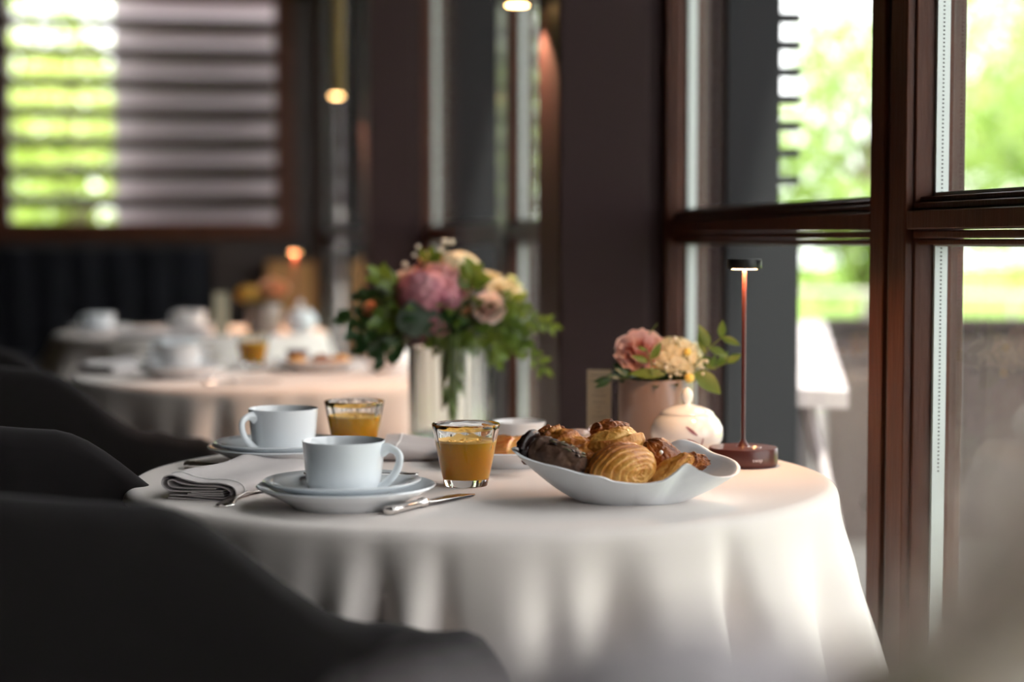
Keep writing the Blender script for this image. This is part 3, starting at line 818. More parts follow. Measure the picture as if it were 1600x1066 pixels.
# spiral layered roll at the front of the bowl
def f_spiral(rho, ph):
    x = (rho ** .85) * 12 - ph / (2 * pi) + .35 * nz(rho * 4, cos(ph) * 1.5, sin(ph) * 1.5)
    fade = sm(rho, .02, .06) * (1 - .55 * sm(rho, .55, .8))
    d = .0015 * saw(x) * fade * (1 + .5 * nz(rho * 9, cos(ph) * 4, sin(ph) * 4)) + .0022 * nz(rho * 3, cos(ph) * 1.3, sin(ph) * 1.3 + 4) - .004 * (1 - sm(rho, .0, .16))
    tone = .16 + .30 * (-saw(x)) * fade + .50 * sm(rho, .30, .75) + .25 * nz(rho * 5, cos(ph) * 2, sin(ph) * 2 + 9) + .12 * sm(sin(ph), .2, 1)
    return d, tone
c0 = aty(972, 729, 1.730)
blob('spiral_pastry', 'golden layered spiral roll at the front of the bowl', 'pastry', c0, basis((.60, -.78, -.18), (-.25, 0, 1)), (.0310, .0345, .0215), f_spiral, PASTRY, 160, 120)
# beehive croissant half in the middle, pointing up and back
def rings(nr, amp, seed, base=.35, dark=.35, taper=None):
    def f(rho, ph):
        x = rho * nr + .25 * nz(cos(ph) * 1.5, sin(ph) * 1.5, rho * 2 + seed) + .10 * sin(ph * 1 + seed)
        s_ = saw(x); d = amp * s_ * sin(pi * rho) ** .4 + .0016 * nz(rho * 6, cos(ph) * 2.5, sin(ph) * 2.5 + seed) + .0009 * nz(rho * 22, cos(ph) * 9, sin(ph) * 9 + seed)
        if taper: d += taper(rho, ph)
        tone = base + .35 * s_ + .25 * nz(rho * 8, cos(ph) * 3, sin(ph) * 3 + seed) + dark * sm(sin(ph), -.2, .9)
        return d, tone
    return f
def f_tap(rho, ph):
    return -.010 * (1 - sm(rho, 0, .5))
blob('croissant', 'tall golden croissant in the middle of the bowl, tip pointing up', 'pastry', aty(958, 703, 1.775), basis((-.15, .15, .62), (0, 1, 0)), (.030, .034, .026), rings(5, .0042, 3, .25, .0, f_tap), PASTRY, 110, 90)
blob('croissant', 'browned top of a croissant behind the middle one', 'pastry', aty(957, 676, 1.80), basis((.9, .2, -.1)), (.023, .014, .0125), rings(4, .0025, 6, .5, .2), PASTRYD)
# croissant on the left, twisted
blob('croissant', 'golden twisted croissant behind the chocolate pastry', 'pastry', aty(893, 703, 1.775), basis((.75, -.5, -.42)), (.037, .0195, .0185), rings(5.5, .0055, 1, .42, .12), PASTRY, 110, 90)
blob('croissant', 'small end of a croissant at the rear left of the bowl', 'pastry', aty(861, 681, 1.80), basis((.9, .2, .1)), (.020, .012, .010), rings(4, .003, 8, .5, .2), PASTRYD)
blob('glazed_bun', 'shiny dark brown bun with a sugar pearl, right of the spiral roll', 'pastry', aty(1036, 720, 1.765), basis((.6, .1, -.75)), (.026, .018, .019), rings(1.2, .001, 4, .55, .3), PASTRYD)
o = tag(MB().ball(aty(1033, 707, 1.744), .0022, 8, 6).build('sugar_pearl', SUGAR), 'white sugar pearl on the shiny bun', 'sugar')
blob('puff_pastry', 'pale folded puff pastry wedge between the spiral roll and the right rim', 'pastry', aty(1045, 737, 1.728), basis((.80, -.1, .55)), (.028, .010, .011), rings(1.5, .0012, 2, .22, .15), PASTRY)
blob('croissant', 'small browned croissant at the right end of the bowl', 'pastry', aty(1082, 722, 1.76), basis((.95, .1, .0)), (.0170, .0095, .0090), rings(4.5, .0022, 5, .5, .2), PASTRYD)
# unseen filling below so that nothing floats
blob('bread_roll', 'bread roll underneath the other pastries in the bowl', 'pastry', Vector((BW.x - .002, BW.y + .012, ZT + .020)), basis((1, 0, 0)), (.042, .026, .013), rings(3, .001, 2, .4, .1), PASTRY, 60, 40)
# chocolate roll with seeds
cr = thing('chocolate_pastry', 'dark chocolate pastry with pumpkin seeds at the left of the bowl', 'pastry', (0, 0, 0), 0, 'pastries in the ruffled bowl')
A_ = aty(826, 699, 1.75); B_ = aty(914, 733, 1.722); ax = (B_ - A_).normalized()
sd = ax.cross(Vector((0, 0, 1))).normalized(); up_ = sd.cross(ax)
L_ = (B_ - A_).length; b = MB(); rows = []
for i in range(50):
    s_ = i / 49; rr = .0178 * (min(1, (s_ * 7 + .02)) ** .5) * (1 - .30 * sm(s_, .6, 1.0) - .65 * sm(s_, .93, 1.0)); row = []
    for j in range(60):
        a = 2 * pi * j / 60
        d = .0020 * nz(cos(a) * 2, sin(a) * 2, s_ * 6) + .0012 * nz(cos(a) * 5, sin(a) * 5, s_ * 16) + .0022 * (sm(s_, .16, .2) - 1)
        row.append(A_ + ax * (L_ * s_) + sd * ((rr + d) * cos(a)) + up_ * ((rr + d) * .95 * sin(a)))
    rows.append(row)
b.grid(rows, closeu=True, cap=True); b.build('dough', CHOC, cr, ang=80)
b = MB()                      # rolled glazed end
for (rad, thk, o_) in ((.0150, .0045, -.004), (.0085, .004, -.009)):
    pts = [A_ + ax * (o_ + .003 + .006 * k / 40) + sd * (rad * (1 - .004 * k) * cos(k * .2)) + up_ * (rad * (1 - .004 * k) * sin(k * .2)) for k in range(34)]
    b.tube(pts, [thk * (1 + .25 * nz(k * .4, rad * 99, 0)) for k in range(34)], 10)
b.ball(A_ + ax * .002 , .012, 12, 8); b.build('glazed_end', CHOCD, cr)
random.seed(3)
for k in range(16):
    s_ = .22 + .74 * random.random(); a = random.uniform(1.0, 1.9); 
    pnt = A_ + ax * (L_ * s_) + sd * (.0165 * cos(a)) + up_ * (.0172 * (1 - .3 * sm(s_, .6, 1)) * sin(a))
    d = (ax * random.uniform(-1, 1) + sd * random.uniform(-1, 1)).normalized()
    MB().tube([pnt - d * .004, pnt - d * .002, pnt + d * .002, pnt + d * .004], [.0005, .0017, .0019, .0005], 8, .5).build('seed', SEED if k % 3 else CHOCD, cr)

# small glass salt jars peeping out behind the bowl
jr = make_glass.__name__ and thing('glass_jar', 'small pinkish glass jar behind the croissants, beside the menu card', 'jar', Vector((*aty(905, 705, 2.02).xy, ZT)))
PG = M('pink_glass', (.95, .78, .74), .05, trans=.75, ior=1.4)
MB().lathe([(.012, 0), (.016, .001), (.0175, .008), (.0175, .026), (.014, .031), (.0145, .036), (.0125, .036), (.012, .031), (.0155, .026), (.0155, .008), (.011, .004), (.001, .004)], 40).build('body', PG, jr)
MB().lathe([(.0135, .036), (.0135, .038), (.009, .042), (.001, .043)], 30).build('stopper', PG, jr)
jr2 = dup(jr, Vector((*aty(938, 703, 2.03).xy, ZT)), 0, 'second small pinkish glass jar, closer to the taupe flower pot', None, sc=1.12)

# ------------------------------------------------------------------ plate of breakfast behind the tumbler
pp = Vector((*aty(790, 722, 2.03).xy, ZT))
pl3 = make_plate('side_plate', 'white plate with a jam pastry behind the front tumbler', 'plate', .078, .045, .020, pp, G_PL)
JAM = [(.05, (.70, .40, .12)), (.5, (.55, .16, .04)), (.95, (.35, .05, .02))]
JAMM = M('jam_pastry', (.6, .2, .05), .2, attr=JAM, coat=.6, bump=(120, .5, .002))
blob('jam_pastry', 'glazed orange-red jam pastry on the plate behind the front tumbler', 'pastry', Vector((pp.x + .004, pp.y - .01, ZT + .0215)), basis((1, .2, 0)), (.036, .026, .0135), rings(4, .0022, 7, .3, .1), JAMM, group=None)
bw = Vector((*aty(812, 706, 2.19).xy, ZT))
t = tag(MB().lathe([(.020, 0), (.022, .001), (.025, .010), (.031, .026), (.033, .0335), (.0325, .0342), (.0315, .033), (.029, .025), (.023, .010), (.018, .006), (.001, .005)], 60).build('small_bowl', WHITE, loc=bw), 'small plain white bowl behind the chocolate pastry', 'bowl')

# ------------------------------------------------------------------ sugar bowl
def make_sugar(loc, label):
    t = thing('sugar_bowl', label, 'sugar bowl', loc, 0, 'round porcelain sugar bowls')
    k = .0435
    pr = [(.020, 0), (.0225, .0005), (.0245, .002), (.031, .006), (.0385, .013), (.0428, .021), (.0437, .028), (.0425, .036), (.0385, .044), (.0325, .0505), (.030, .0520), (.0285, .052), (.030, .049), (.035, .042)]
    MB().lathe(pr, 64).build('body', WHITE, t, ang=60)
    MB().lathe([(.0295, .0508), (.0322, .0515), (.0318, .0530), (.027, .0565), (.018, .0602), (.009, .0622), (.0045, .0630), (.0042, .0645), (.0066, .0680), (.0074, .0725), (.0064, .0775), (.0035, .0815), (.0008, .0830)], 48).build('lid', WHITE, t, ang=60)
    b = MB()
    def R_(z):
        for i in range(len(pr) - 4):
            (r0, z0), (r1, z1) = pr[i], pr[i + 1]
            if z0 <= z <= z1 and z1 > z0: return r0 + (r1 - r0) * (z - z0) / (z1 - z0)
        return .04
    for (a0, z0, a1, z1) in ((-98, .040, -78, .029), (-96, .025, -72, .016), (-70, .026, -71, .017)):
        pts = []
        for q in range(9):
            s_ = q / 8; a = R(a0 + (a1 - a0) * s_); z = z0 + (z1 - z0) * s_; w_ = .0024 * sin(pi * s_) ** .7
            for sg in (-1, 1):
                z_ = z + w_ * sg; aa = a + w_ * sg * 12 * (0 if abs(a1 - a0) > 5 else 1)
                rr = R_(z_) + .0004; pts.append((rr * cos(aa), rr * sin(aa), z_))
        b.add(pts, [(2 * q, 2 * q + 2, 2 * q + 3, 2 * q + 1) for q in range(8)])
    b.build('leaf_motif', MOTIF, t); return t
sg = make_sugar(Vector((*aty(1073, 708, 2.11).xy, ZT)), 'round white sugar bowl with mauve leaf motif beside the table lamp')

# ------------------------------------------------------------------ table lamp
def make_lamp(loc, label):
    t = thing('table_lamp', label, 'lamp', loc, 0, 'slim battery table lamps')
    b = MB(); b.lathe([(.032, 0), (.0380, .0), (.0385, .0015), (.0393, .003), (.0398, .005), (.0398, .0200), (.0388, .0216), (.010, .0224), (.001, .0226)], 96); base = b.build('base', LAMPM, t, ang=35)
    MB().lathe([(.0080, .0225), (.0058, .0250), (.0034, .0285), (.0025, .031), (.0025, .2300), (.001, .230)], 24).build('pole', LAMPM, t)
    MB().lathe([(.0160, .2270), (.0195, .2272), (.0200, .2280), (.0198, .2370), (.0190, .2382), (.001, .2385)], 64).build('lamp_head', LAMPD, t, ang=35)
    MB().lathe([(.0040, .2262), (.0145, .2262), (.0145, .2270), (.0040, .2270)], 40).build('diffuser', GLOW, t)
    MB().lathe([(.0072, .0224), (.0078, .0230), (.0084, .0224)], 32, (.0115, -.011, 0)).build('touch_ring', M('ring_metal', (.6, .5, .5), .3, metal=.8), t)
    # lettering on the base
    fc = bpy.data.curves.new('logo', 'FONT'); fc.body = 'swap'; fc.size = .0062; fc.align_x = 'CENTER'; fc.extrude = .0001
    tmp = bpy.data.objects.new('tmp_logo', fc); C.objects.link(tmp)
    bpy.context.view_layer.update(); dg = bpy.context.evaluated_depsgraph_get()
    me = bpy.data.meshes.new_from_object(tmp.evaluated_get(dg)); bpy.data.objects.remove(tmp)
    rr = .0400; ctr = R(-90 + 17)
    for v in me.vertices:
        a = ctr + v.co.x / rr; z = .0085 + v.co.y; r2 = rr + v.co.z; v.co = (r2 * cos(a), r2 * sin(a), z)
    me.materials.append(M('pale_print', (.75, .62, .6), .5)); lo = bpy.data.objects.new('logo', me); C.objects.link(lo); lo.parent = t
    d = bpy.data.lights.new('lamp_glow', 'AREA'); d.shape = 'DISK'; d.size = .03; d.energy = .7; d.color = (1, .50, .22)
    o = bpy.data.objects.new('lamp_glow', d); C.objects.link(o); o.parent = t; o.location = (0, 0, .2257)
    return t
lp = make_lamp(Vector((*aty(1161, 719, 2.02).xy, ZT)), 'slim maroon table lamp with black disc head, lit, at the right of the front table')

# ------------------------------------------------------------------ menu card
def make_card(loc, rz, label):
    t = thing('menu_card', label, 'menu', loc, rz, 'cream menu cards')
    w_, h_, th = .0315, .092, .0008; tilt = .05
    b = MB(); b.box(-w_ / 2, w_ / 2, 0, th, 0, h_); b.build('card', CARD, t, smooth=False)
    b = MB(); rnd = random.Random(2)
    ln = [(.084, .022), (.077, .024), (.071, .014), (.064, .012), (.058, .020), (.049, .016), (.0425, .008), (.036, .008), (.030, .020), (.0245, .021), (.018, .017), (.012, .012)]
    for (z, L) in ln:
        x = -L / 2
        while x < L / 2 - .001:
            q = rnd.uniform(.0006, .0013); hh = rnd.uniform(.0008, .0014); b.box(x, x + q, -.0002, 0, z, z + hh); x += q + rnd.uniform(.0002, .0006)
    b.build('printed_lines', INK, t, smooth=False)
    MB().box(-w_ / 2, w_ / 2, -.004, .010, -.0, .004).build('stand', CARD, t, smooth=False)
    return t
cd = make_card(Vector((*aty(936, 692, 2.28).xy, ZT)), R(-4), 'cream menu card standing left of the taupe flower pot')

# ------------------------------------------------------------------ flowers
def leaf(b, base, d, nrm, L, w, bend=.15, fold=.25, n=6):
    d = Vector(d).normalized(); nrm = Vector(nrm); nrm = (nrm - d * nrm.dot(d)).normalized(); s = d.cross(nrm)
    pts = []
    for i in range(n + 1):
        t = i / n; c = Vector(base) + d * (L * t) - nrm * (bend * L * t * t); ww = w * (sin(pi * min(1, t * .97 + .015) ** .85)) ** .9
        pts += [c + s * ww + nrm * (fold * ww), c, c - s * ww + nrm * (fold * ww)]
    fs = []
    for i in range(n):
        for k in range(2): a = i * 3 + k; fs.append((a, a + 3, a + 4, a + 1))
    b.add(pts, fs)
def sprig(parent, p0, p1, n, L, w, mat, rnd, arc=.02, name='sprig', stem=.0009, alt=True, tip=True, view=(0, -1, .3)):
    p0 = Vector(p0); p1 = Vector(p1); mid = (p0 + p1) / 2 + Vector((0, 0, arc)); P = []
    for i in range(13):
        t = i / 12; P.append(p0 * (1 - t) ** 2 + mid * 2 * t * (1 - t) + p1 * t * t)
    sb = MB(); sb.tube(P, [stem * (1.2 - .6 * i / 12) for i in range(13)], 6); so = sb.build('sprig_stem', STEM, parent)
    lb = MB()
    for k in range(n):
        t = .25 + .75 * (k + .5) / n; i = min(11, int(t * 12)); p = P[i].lerp(P[i + 1], t * 12 - i); ax = (P[i + 1] - P[i]).normalized()
        vw = Vector(view); s = ax.cross(vw).normalized() * (1 if k % 2 else -1)
        d = ax * .75 + s * rnd.uniform(.7, 1.1) + Vector((rnd.uniform(-.2, .2), rnd.uniform(-.4, .4), rnd.uniform(-.1, .2)))
        leaf(lb, p, d, vw + Vector((rnd.uniform(-.5, .5), 0, rnd.uniform(-.4, .4))), L * rnd.uniform(.8, 1.15), w * rnd.uniform(.85, 1.1))
    if tip: leaf(lb, P[-1], P[-1] - P[-2], view, L, w)
    lb.build('leaves', mat, so)
    return so
def rose(parent, c, r, axis, mat, rnd, name='rose', rings_=5, open_=1.):
    """cupped petals in whorls round axis"""
    b = MB(); z = Vector(axis).normalized(); x = z.orthogonal().normalized(); y = z.cross(x); c = Vector(c)
    for k in range(rings_):
        q = (k + 1) / rings_; npet = 3 + k; rad = r * (.18 + .62 * q); hh = r * (1.05 - .45 * q)
        for j in range(npet):
            a0 = 2 * pi * j / npet + k * 1.1 + rnd.uniform(-.15, .15); span = 2.3 * pi / npet * .62
            rows = []
            for i in range(6):
                t = i / 5; row = []
                for m_ in range(7):
                    s_ = (m_ - 3) / 3; a = a0 + s_ * span; e = 1 - .22 * abs(s_) ** 2.2
                    rr = rad * (.35 + .65 * t ** .6) + r * .22 * q * open_ * max(0, t - .6) / .4 + r * .05 * rnd.uniform(-1, 1) * t + r * .05 * t * sin(m_ * 2.1 + j * 3 + k)
                    h = -r * .5 + (hh + r * .5) * t * e + r * .05 * t * sin(m_ * 1.9 + j * 5) - r * .20 * q * open_ * max(0, t - .75) / .25
                    row.append(c + x * (rr * cos(a)) + y * (rr * sin(a)) + z * h)
                rows.append(row)
            b.grid(rows)
    b.ball(c - z * r * .2, r * .42, 12, 8)
    return b.build(name, mat, parent, ang=80)
def floret_head(parent, c, r, mat, rnd, n=40, fl=.009, sc=(1, 1, 1), name='hydrangea_head', up=None):
    b = MB(); c = Vector(c)
    b.ball(c, r * .8, 14, 10, sc)
    for k in range(n):
        zz = 1 - 2 * (k + .5) / n; ph = k * 2.39996; q = Vector((sqrt(1 - zz * zz) * cos(ph), sqrt(1 - zz * zz) * sin(ph), zz))
        if q.z < -.75: continue
        p = c + Vector((q.x * r * sc[0], q.y * r * sc[1], q.z * r * sc[2])) * rnd.uniform(.93, 1.06); x = q.orthogonal().normalized(); y = q.cross(x); a0 = rnd.uniform(0, 1.5)
        for j in range(4):
            a = a0 + j * pi / 2; d = x * cos(a) + y * sin(a)
            leaf(b, p, d + q * .35, q, fl * rnd.uniform(.85, 1.15), fl * .48, .3, .3, 4)
    return b.build(name, mat, parent, ang=80)
def buds(parent, c, n, spread, r, mat, rnd, name='berry_cluster', stem_to=None):
    b = MB(); c = Vector(c)
    sb = MB()
    for k in range(n):
        p = c + Vector((rnd.gauss(0, spread), rnd.gauss(0, spread), rnd.gauss(0, spread)))
        b.ball(p, r * rnd.uniform(.7, 1.25), 8, 6)
        if stem_to is not None and k % 2 == 0: sb.tube([Vector(stem_to), (Vector(stem_to) + p) / 2 + Vector((0, 0, .003)), p], .0005, 5)
    o = b.build(name, mat, parent)
    if sb.v: sb.build('stalks', STEM, o)
    return o

# pot on table 1
def make_pot(loc, label, g=None):
    t = thing('flower_pot', label, 'flower pot', loc, 0, g)
    MB().lathe([(.038, 0), (.0455, .001), (.0475, .005), (.0482, .045), (.0485, .083), (.0482, .085), (.0468, .0855), (.0460, .083), (.0455, .055), (.044, .006), (.001, .005)], 72).build('pot', TAUPE, t, ang=60)
    MB().lathe([(.001, .076), (.0445, .076), (.0445, .078), (.001, .079)], 30).build('moss', M('dark_moss', (.03, .04, .02), .9), t)
    return t
PY = 2.23
Pp = Vector((*aty(1025, 700, PY).xy, ZT)); pot1 = make_pot(Pp, 'taupe ceramic flower pot behind the sugar bowl')
random.seed(11); rnd = random.Random(11)
ar = thing('flower_arrangement', 'rose, hydrangea and leafy sprigs in the taupe pot next to the lamp', 'flowers', Pp, 0)
def L1(px, py, dy=0.): return aty(px, py, PY + dy) - Pp
rose(ar, L1(1001, 554, -.01), .031, (-.15, -.75, .6), ROSEP, rnd, rings_=6)
floret_head(ar, L1(1052, 560, -.01), .034, CREAM, rnd, 70, .0085, (1.1, .9, .75))
for (x, y) in ((1041, 565), (1026, 575), (1060, 572), (1036, 580), (1096, 570), (1076, 582)):
    buds(ar, L1(x, y, -.035), 12, .0055, .0019, BUD, rnd, 'gypsophila', L1(x, y + 25, -.02))
buds(ar, L1(1053, 530, -.02), 2, .001, .003, BUD, rnd, 'gypsophila', L1(1048, 560, -.01))
for (x, y, r_) in ((1074, 550, .0052), (1077, 591, .0064), (1018, 580, .004), (1001, 581, .003)):
    MB().ball(L1(x, y, -.045), r_, 16, 12).build('craspedia', BERRY if r_ > .0035 else BUD, ar)
def pairs(name, stems, lvs, mat, dy, w=.0058):
    sb = MB()
    for st_ in stems: sb.tube([L1(x, y, dy) for x, y in st_], .0008, 6)
    so = sb.build(name, STEM, ar); lb = MB()
    for (x0, y0, x1, y1) in lvs:
        p = L1(x0, y0, dy); q = L1(x1, y1, dy + rnd.uniform(-.008, .006)); d = q - p
        leaf(lb, p, d, Vector((rnd.uniform(-.4, .4), -1, rnd.uniform(0, .6))), d.length, w * rnd.uniform(.85, 1.15) * min(1.2, d.length / .024), .12, .3)
    lb.build('leaves', mat, so)
pairs('sprig_stem', [[(1085, 572), (1100, 555), (1110, 542), (1127, 528)]], [(1127, 528, 1129, 501), (1127, 528, 1157, 538), (1108, 543, 1093, 507), (1101, 553, 1091, 520), (1108, 544, 1139, 556)], LEAFA, -.04, .0052)
pairs('sprig_stem', [[(1085, 580), (1105, 577), (1120, 574), (1136, 567)]], [(1136, 567, 1158, 553), (1120, 573, 1138, 550), (1118, 577, 1093, 556), (1112, 573, 1118, 556)], LEAFA, -.02, .0058)
pairs('sprig_stem', [[(1020, 585), (1017, 565), (1009, 545)]], [(1017, 561, 1033, 537), (1013, 566, 988, 556), (1010, 548, 996, 542)], LEAFA, -.055, .0050)
pairs('sprig_stem', [[(985, 592), (968, 590), (952, 591)]], [(955, 591, 927, 597), (955, 593, 930, 606), (970, 590, 948, 586), (985, 588, 962, 575)], LEAFD, -.045, .0042)
pairs('sprig_stem', [[(988, 590), (972, 572), (965, 562)]], [(980, 590, 958, 568), (975, 578, 962, 552), (985, 585, 975, 560)], LEAFD, -.01, .0060)
pairs('sprig_stem', [[(1008, 540), (1014, 522), (1027, 506)]], [(1014, 522, 1028, 505)], LEAFD, -.01, .0010)
lb = MB()
for k in range(34):
    a = rnd.uniform(pi * 1.0, pi * 2.0) if k < 24 else rnd.uniform(0, pi); rr = .030 * rnd.uniform(.7, 1.3)
    leaf(lb, Vector((.024 * cos(a), .026 * sin(a), .080)), Vector((cos(a), sin(a) * .8, rnd.uniform(.1, .8))), (cos(a) * -.2, -.4, 1), rnd.uniform(.022, .036), rnd.uniform(.007, .011), .25)
lb.build('collar_leaves', LEAFD, ar)
lb = MB(); leaf(lb, L1(1085, 582, -.04), Vector((.6, -.2, -.45)), (.3, -.9, .4), .042, .0125, .1); lb.build('broad_leaf', LEAFA, ar); lb = MB(); leaf(lb, L1(1040, 585, -.05), Vector((-1, -.1, .05)), (0, -.9, .4), .046, .007, .1); lb.build('broad_leaf', LEAFA, ar)
sp = MB()
for (x, y) in ((1000, 575), (1050, 575), (1085, 580), (1020, 590)): sp.tube([L1(x, y, .0), Vector((rnd.uniform(-.02, .02), 0, .077))], .0016, 6)
sp.build('stems', STEM, ar)

# ------------------------------------------------------------------ tall vase with the big bouquet, on a side table between the tables
VY = 2.75
def L2(px, py, dy=0.): return aty(px, py, VY + dy) - Vp
Vb = aty(704, 700, VY); Vp = Vector((Vb.x, Vb.y, .585))
sdt = thing('side_table', 'small dark side table under the tall glass vase', 'table', (Vp.x, Vp.y, 0))
MB().lathe([(.05, .56), (.135, .56), (.137, .5675), (.137, .5775), (.135, .583), (.05, .583)], 48).build('tabletop', WOODD, sdt)
MB().lathe([(.02, .02), (.02, .56)], 16).build('column', BLACKM, sdt); MB().lathe([(.12, 0), (.12, .012), (.03, .02)], 32).build('foot', BLACKM, sdt)
vs = thing('glass_vase', 'tall ribbed clear glass vase behind the front table', 'vase', Vp)
H = .262; rib = lambda a, z: 1 + .018 * abs(sin(16 * a))
n_ = 192; rows = []
for (r, z) in [(.055, 0), (.0625, .001), (.0635, .006), (.064, .13), (.0645, H - .001), (.0635, H), (.0600, H - .001), (.0595, .13), (.0590, .02), (.05, .016)]:
    rows.append([(r * (rib(2 * pi * j / n_, z) if r > .061 else 1) * cos(2 * pi * j / n_), r * (rib(2 * pi * j / n_, z) if r > .061 else 1) * sin(2 * pi * j / n_), z) for j in range(n_)])
VG = M('vase_glass', (.90, .95, .94), .03, trans=1., ior=1.35)
b = MB(); b.grid(rows, closeu=True, cap=True); b.build('vessel', VG, vs, ang=60)
MB().lathe([(.001, .0165), (.0585, .0205), (.0588, .12), (.0588, .125), (.001, .125)], 48).build('water', M('water', (.80, .88, .82), .0, trans=1., ior=1.33), vs)
bo = thing('flower_bouquet', 'large bouquet of pink and cream flowers in the tall glass vase', 'flowers', Vp)
rnd = random.Random(5)
sb = MB()
for k in range(16):
    a = rnd.uniform(0, 6.28); q = rnd.uniform(.005, .04)
    sb.tube([(-q * cos(a), -q * sin(a) * .8, .025), (q * .4 * cos(a), q * .4 * sin(a), .18), (q * 1.1 * cos(a), q * 1.1 * sin(a), H + .03)], .0024, 7)
sb.build('stems', STEM, bo)
floret_head(bo, L2(668, 462, -.03), .046, MAUVE, rnd, 90, .014, (1.05, .9, .8))
floret_head(bo, L2(690, 440, .0), .042, PINK, rnd, 80, .013, (1.2, .9, .7))
rose(bo, L2(636, 446, -.02), .026, (-.4, -.6, .7), BLUSH, rnd)
floret_head(bo, L2(714, 426, .01), .036, CREAM, rnd, 70, .012, (1.1, 1, .8))
rose(bo, L2(762, 484, -.05), .026, (.2, -.9, .4), BLUSH, rnd)
rose(bo, L2(787, 458, -.02), .024, (.3, -.6, .8), CREAM, rnd, open_=1.6)
rose(bo, L2(764, 442, .0), .020, (.0, -.6, .8), CREAM, rnd, open_=1.6)
rose(bo, L2(668, 408, .0), .013, (-.1, -.5, .9), PEACH, rnd)
rose(bo, L2(579, 483, -.03), .012, (-.5, -.7, .4), PEACH, rnd)
rose(bo, L2(733, 491, -.05), .012, (0, -.9, .4), PEACH, rnd)
floret_head(bo, L2(682, 505, -.05), .020, MAUVE, rnd, 30, .011)
floret_head(bo, L2(700, 470, -.05), .016, MAUVE, rnd, 24, .010)
for (x, y, n1) in ((697, 387, 2), (706, 398, 5), (722, 406, 4), (795, 436, 8), (812, 452, 8), (806, 474, 7), (640, 420, 4), (802, 512, 6), (662, 395, 3)):
    buds(bo, L2(x, y, -.0), n1, .006, .0042, BUD if n1 < 7 else M('lime_bud', (.70, .70, .28), .6), rnd, 'buds', L2(x - (x - 700) * .2, y + 35, 0))
for (x, y, dy, rr) in ((642, 505, -.07, .030), (664, 503, -.065, .026)):
    lb = MB(); leaf(lb, L2(x + 8, y + 22, dy), Vector((-.15, -.1, 1)), (-.3, -1, .15), rr * 1.9, rr * .9, .1, .1); lb.build('eucalyptus_leaf', LEAFE, bo)
sg_ = [((640, 500), (545, 498), LEAFD, 8, .026, .008), ((640, 480), (592, 428), LEAFA, 9, .024, .007), ((630, 490), (570, 465), LEAFD, 8, .024, .008), ((650, 520), (575, 540), LEAFD, 8, .028, .009),
       ((640, 510), (560, 520), LEAFD, 7, .026, .008), ((630, 470), (604, 440), LEAFE, 7, .024, .008), ((640, 500), (596, 500), LEAFA, 7, .028, .009), ((640, 530), (600, 560), LEAFD, 6, .026, .008),
       ((760, 500), (860, 508), FERN, 12, .020, .005), ((760, 510), (850, 575), FERN, 10, .020, .005), ((740, 510), (775, 560), FERN, 9, .024, .007), ((760, 470), (815, 475), FERN, 8, .022, .006),
       ((730, 470), (742, 430), LEAFA, 5, .03, .011), ((770, 500), (820, 530), LEAFA, 8, .024, .007), ((690, 520), (680, 545), FERN, 7, .022, .006), ((700, 520), (730, 540), LEAFA, 7, .026, .008),
       ((740, 520), (800, 545), FERN, 9, .022, .006), ((700, 470), (690, 470), LEAFA, 3, .02, .006), ((660, 420), (676, 400), LEAFA, 4, .02, .007)]
for (a0, a1, mt, n1, l_, w_) in sg_:
    sprig(bo, L2(*a0, -.02), L2(*a1, -.045 + rnd.uniform(-.03, .04)), n1, l_, w_, mt, rnd, .010, stem=.0013)
for nm, mt, cnt in (('filler_leaves', LEAFD, 150), ('filler_leaves', LEAFA, 50)):
    lb = MB()
    for k in range(cnt):
        a = rnd.uniform(0, 6.28); e = rnd.uniform(-.5, .55); rr = rnd.uniform(.35, 1)
        p = Vector((.085 * rr * cos(a), .065 * rr * sin(a), H + .020 + .055 * e * .6 + .03))
        leaf(lb, p, Vector((cos(a), sin(a), rnd.uniform(-.6, .8))), (rnd.uniform(-.5, .5), -.7, .6), rnd.uniform(.025, .045), rnd.uniform(.008, .014), .3)
    lb.build(nm, mt, bo)

# ------------------------------------------------------------------ middle table setting
Z2 = ZT
def at2(px, py): q = onz(px, py, Z2); return Vector((q.x, q.y, Z2))
q = at2(284, 590); dup(plate1, q, 0, 'white plate under the front cup of the middle table')
dup(sauc1, q + Vector((0, 0, .0095)), 0, 'white saucer under the front cup of the middle table')
dup(cup1, q + Vector((0, 0, .0155)), R(-20), 'white coffee cup at the front of the middle table')
q = at2(278, 569); dup(sauc1, q, 0, 'white saucer under the rear cup of the middle table')
dup(cup1, q + Vector((0, 0, .006)), R(200), 'white coffee cup at the back of the middle table')
q = at2(500, 579); dup(plate1, q, 0, 'white plate with small bread pieces at the right of the middle table', sc=1.05)
for (dx, dy, col, nm, lb_) in ((-.045, -.01, PASTRY, 'bread_piece', 'pale bread piece on the left of the middle table plate'), (.0, .02, PASTRYD, 'bread_piece', 'browned bread piece in the centre of the middle table plate'), (.042, -.005, PASTRY, 'bread_piece', 'pale bread piece on the right of the middle table plate')):
    blob(nm, lb_, 'bread', q + Vector((dx, dy, .020)), basis((1, .3, 0)), (.020, .016, .012), rings(3, .002, dx * 50, .1 if dx else .5, .1), col, 40, 30, 'bread pieces on the middle table')
tag(MB().lathe([(.018, 0), (.019, .001), (.024, .022), (.0235, .0225), (.017, .003), (.001, .003)], 30).build('small_dish', M('plum_glass', (.18, .07, .10), .2), loc=at2(478, 574) + Vector((-.02, .02, .012))), 'small plum coloured dish on the middle table plate', 'dish')
dup(nap1, at2(118, 586), R(75), 'folded napkin at the left edge of the middle table')
dup(kn2, at2(318, 603), R(25), 'silver knife at the front edge of the middle table, left')
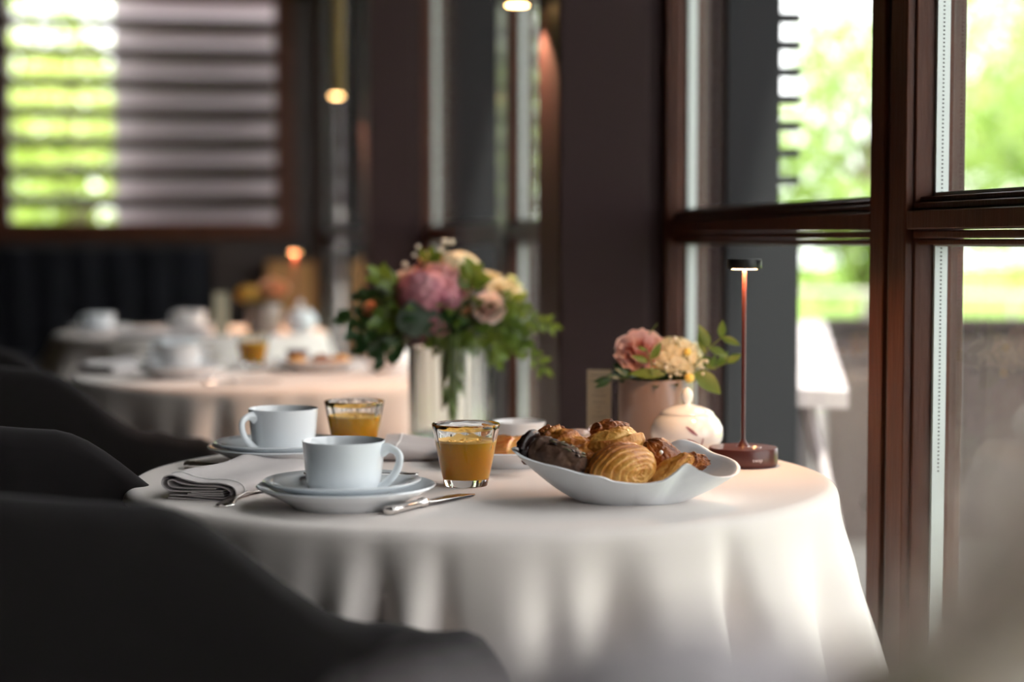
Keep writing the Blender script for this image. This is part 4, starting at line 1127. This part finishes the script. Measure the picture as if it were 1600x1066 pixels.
dup(sg, at2(606, 583), 0, 'round white sugar bowl on the middle table, beside the glass vase')
dup(gl1, at2(395, 571), 0, 'tumbler on the middle table, between the cups and the plate')
make_spoon('silver spoon glinting in the middle of the middle table', at2(388, 582), at2(430, 574), ZT + .003, ZT + .004)
# ------------------------------------------------------------------ far table setting
def at3(px, py): return at2(px, py)
q = at3(157, 521); dup(plate1, q, 0, 'white plate under the leftmost cup of the far table'); dup(cup1, q + Vector((0, 0, .0065)), R(180), 'white coffee cup at the left end of the far table')
q = at3(298, 519); dup(plate1, q, 0, 'white plate under the right cup of the far table'); dup(cup1, q + Vector((0, 0, .0065)), R(160), 'white coffee cup in the middle of the far table', sc=1.1)
dup(nap1, at3(195, 527), R(-5), 'folded napkin between the two cups of the far table')
dup(cd, at3(346, 524), R(-2), 'cream menu card standing on the far table', sc=1.28)
p3 = at3(412, 522); dup(pot1, p3, 0, 'taupe flower pot on the far table')
a3 = thing('flower_arrangement', 'orange and yellow flowers in the pot on the far table', 'flowers', p3, 0); rnd = random.Random(9)
rose(a3, (.030, -.01, .118), .042, (.1, -.5, .8), PEACH, rnd); floret_head(a3, (-.035, -.01, .112), .030, M('ochre_petal', (.75, .42, .08), .6), rnd, 40, .012, (1.3, 1, .7))
lb = MB()
for k in range(30):
    a = rnd.uniform(0, 6.28); leaf(lb, (.02 * cos(a), .02 * sin(a), .08), (cos(a), sin(a), .35), (0, -.3, 1), .05, .012)
lb.build('collar_leaves', LEAFD, a3)
dup(sg, at3(469, 520), 0, 'round sugar bowl at the right end of the far table', sc=1.12)
dup(lp, at3(461, 514), 0, 'slim table lamp with glowing pole on the far table')
for o in list(C.objects):
    if o.type == 'LIGHT' and o.name.startswith('lamp_glow') and o is not lp.children[-1] and (o.parent is not lp):
        o.data = o.data.copy(); o.data.energy = 2.6

# ------------------------------------------------------------------ flowers right in front of the lens on the nearest table
Fp = Vector((.025, .40, ZT)); pot0 = dup(pot1, Fp, 0, 'taupe flower pot in front of the lens on the nearest table')
fa = thing('flower_arrangement', 'out-of-focus pale mauve blooms right in front of the lens', 'flowers', Fp, 0); rnd = random.Random(21)
def L0(px, py, Y): return aty(px, py, Y) - Fp
floret_head(fa, L0(1060, 1190, .40), .036, PALEM, rnd, 90, .013, (1.3, .9, .75))
floret_head(fa, L0(740, 1195, .42), .026, PALEM, rnd, 50, .011, (1.3, .9, .8))
floret_head(fa, L0(1400, 1165, .40), .024, BEIGE, rnd, 50, .011, (1.1, .9, .8))
for (x0, y0, x1, y1) in ((1350, 1150, 1640, 850), (1400, 1150, 1660, 960), (1420, 1120, 1700, 760), (1450, 1150, 1600, 780)):
    sprig(fa, L0(x0, y0, .38), L0(x1, y1, .36), 7, .020, .0050, BEIGE, rnd, .0, stem=.0009)
lb = MB()
for k in range(30):
    a = rnd.uniform(0, 6.28); leaf(lb, (.02 * cos(a), .02 * sin(a), .08), (cos(a), sin(a), .5), (0, -.3, 1), .03, .010)
lb.build('collar_leaves', LEAFD, fa)
sp = MB()
for (x, y, Y) in ((1060, 1190, .40), (740, 1195, .42), (1400, 1140, .40), (1420, 1130, .38)): sp.tube([L0(x, y, Y), Vector((0, 0, .078))], .0016, 6)
sp.build('stems', STEM, fa)
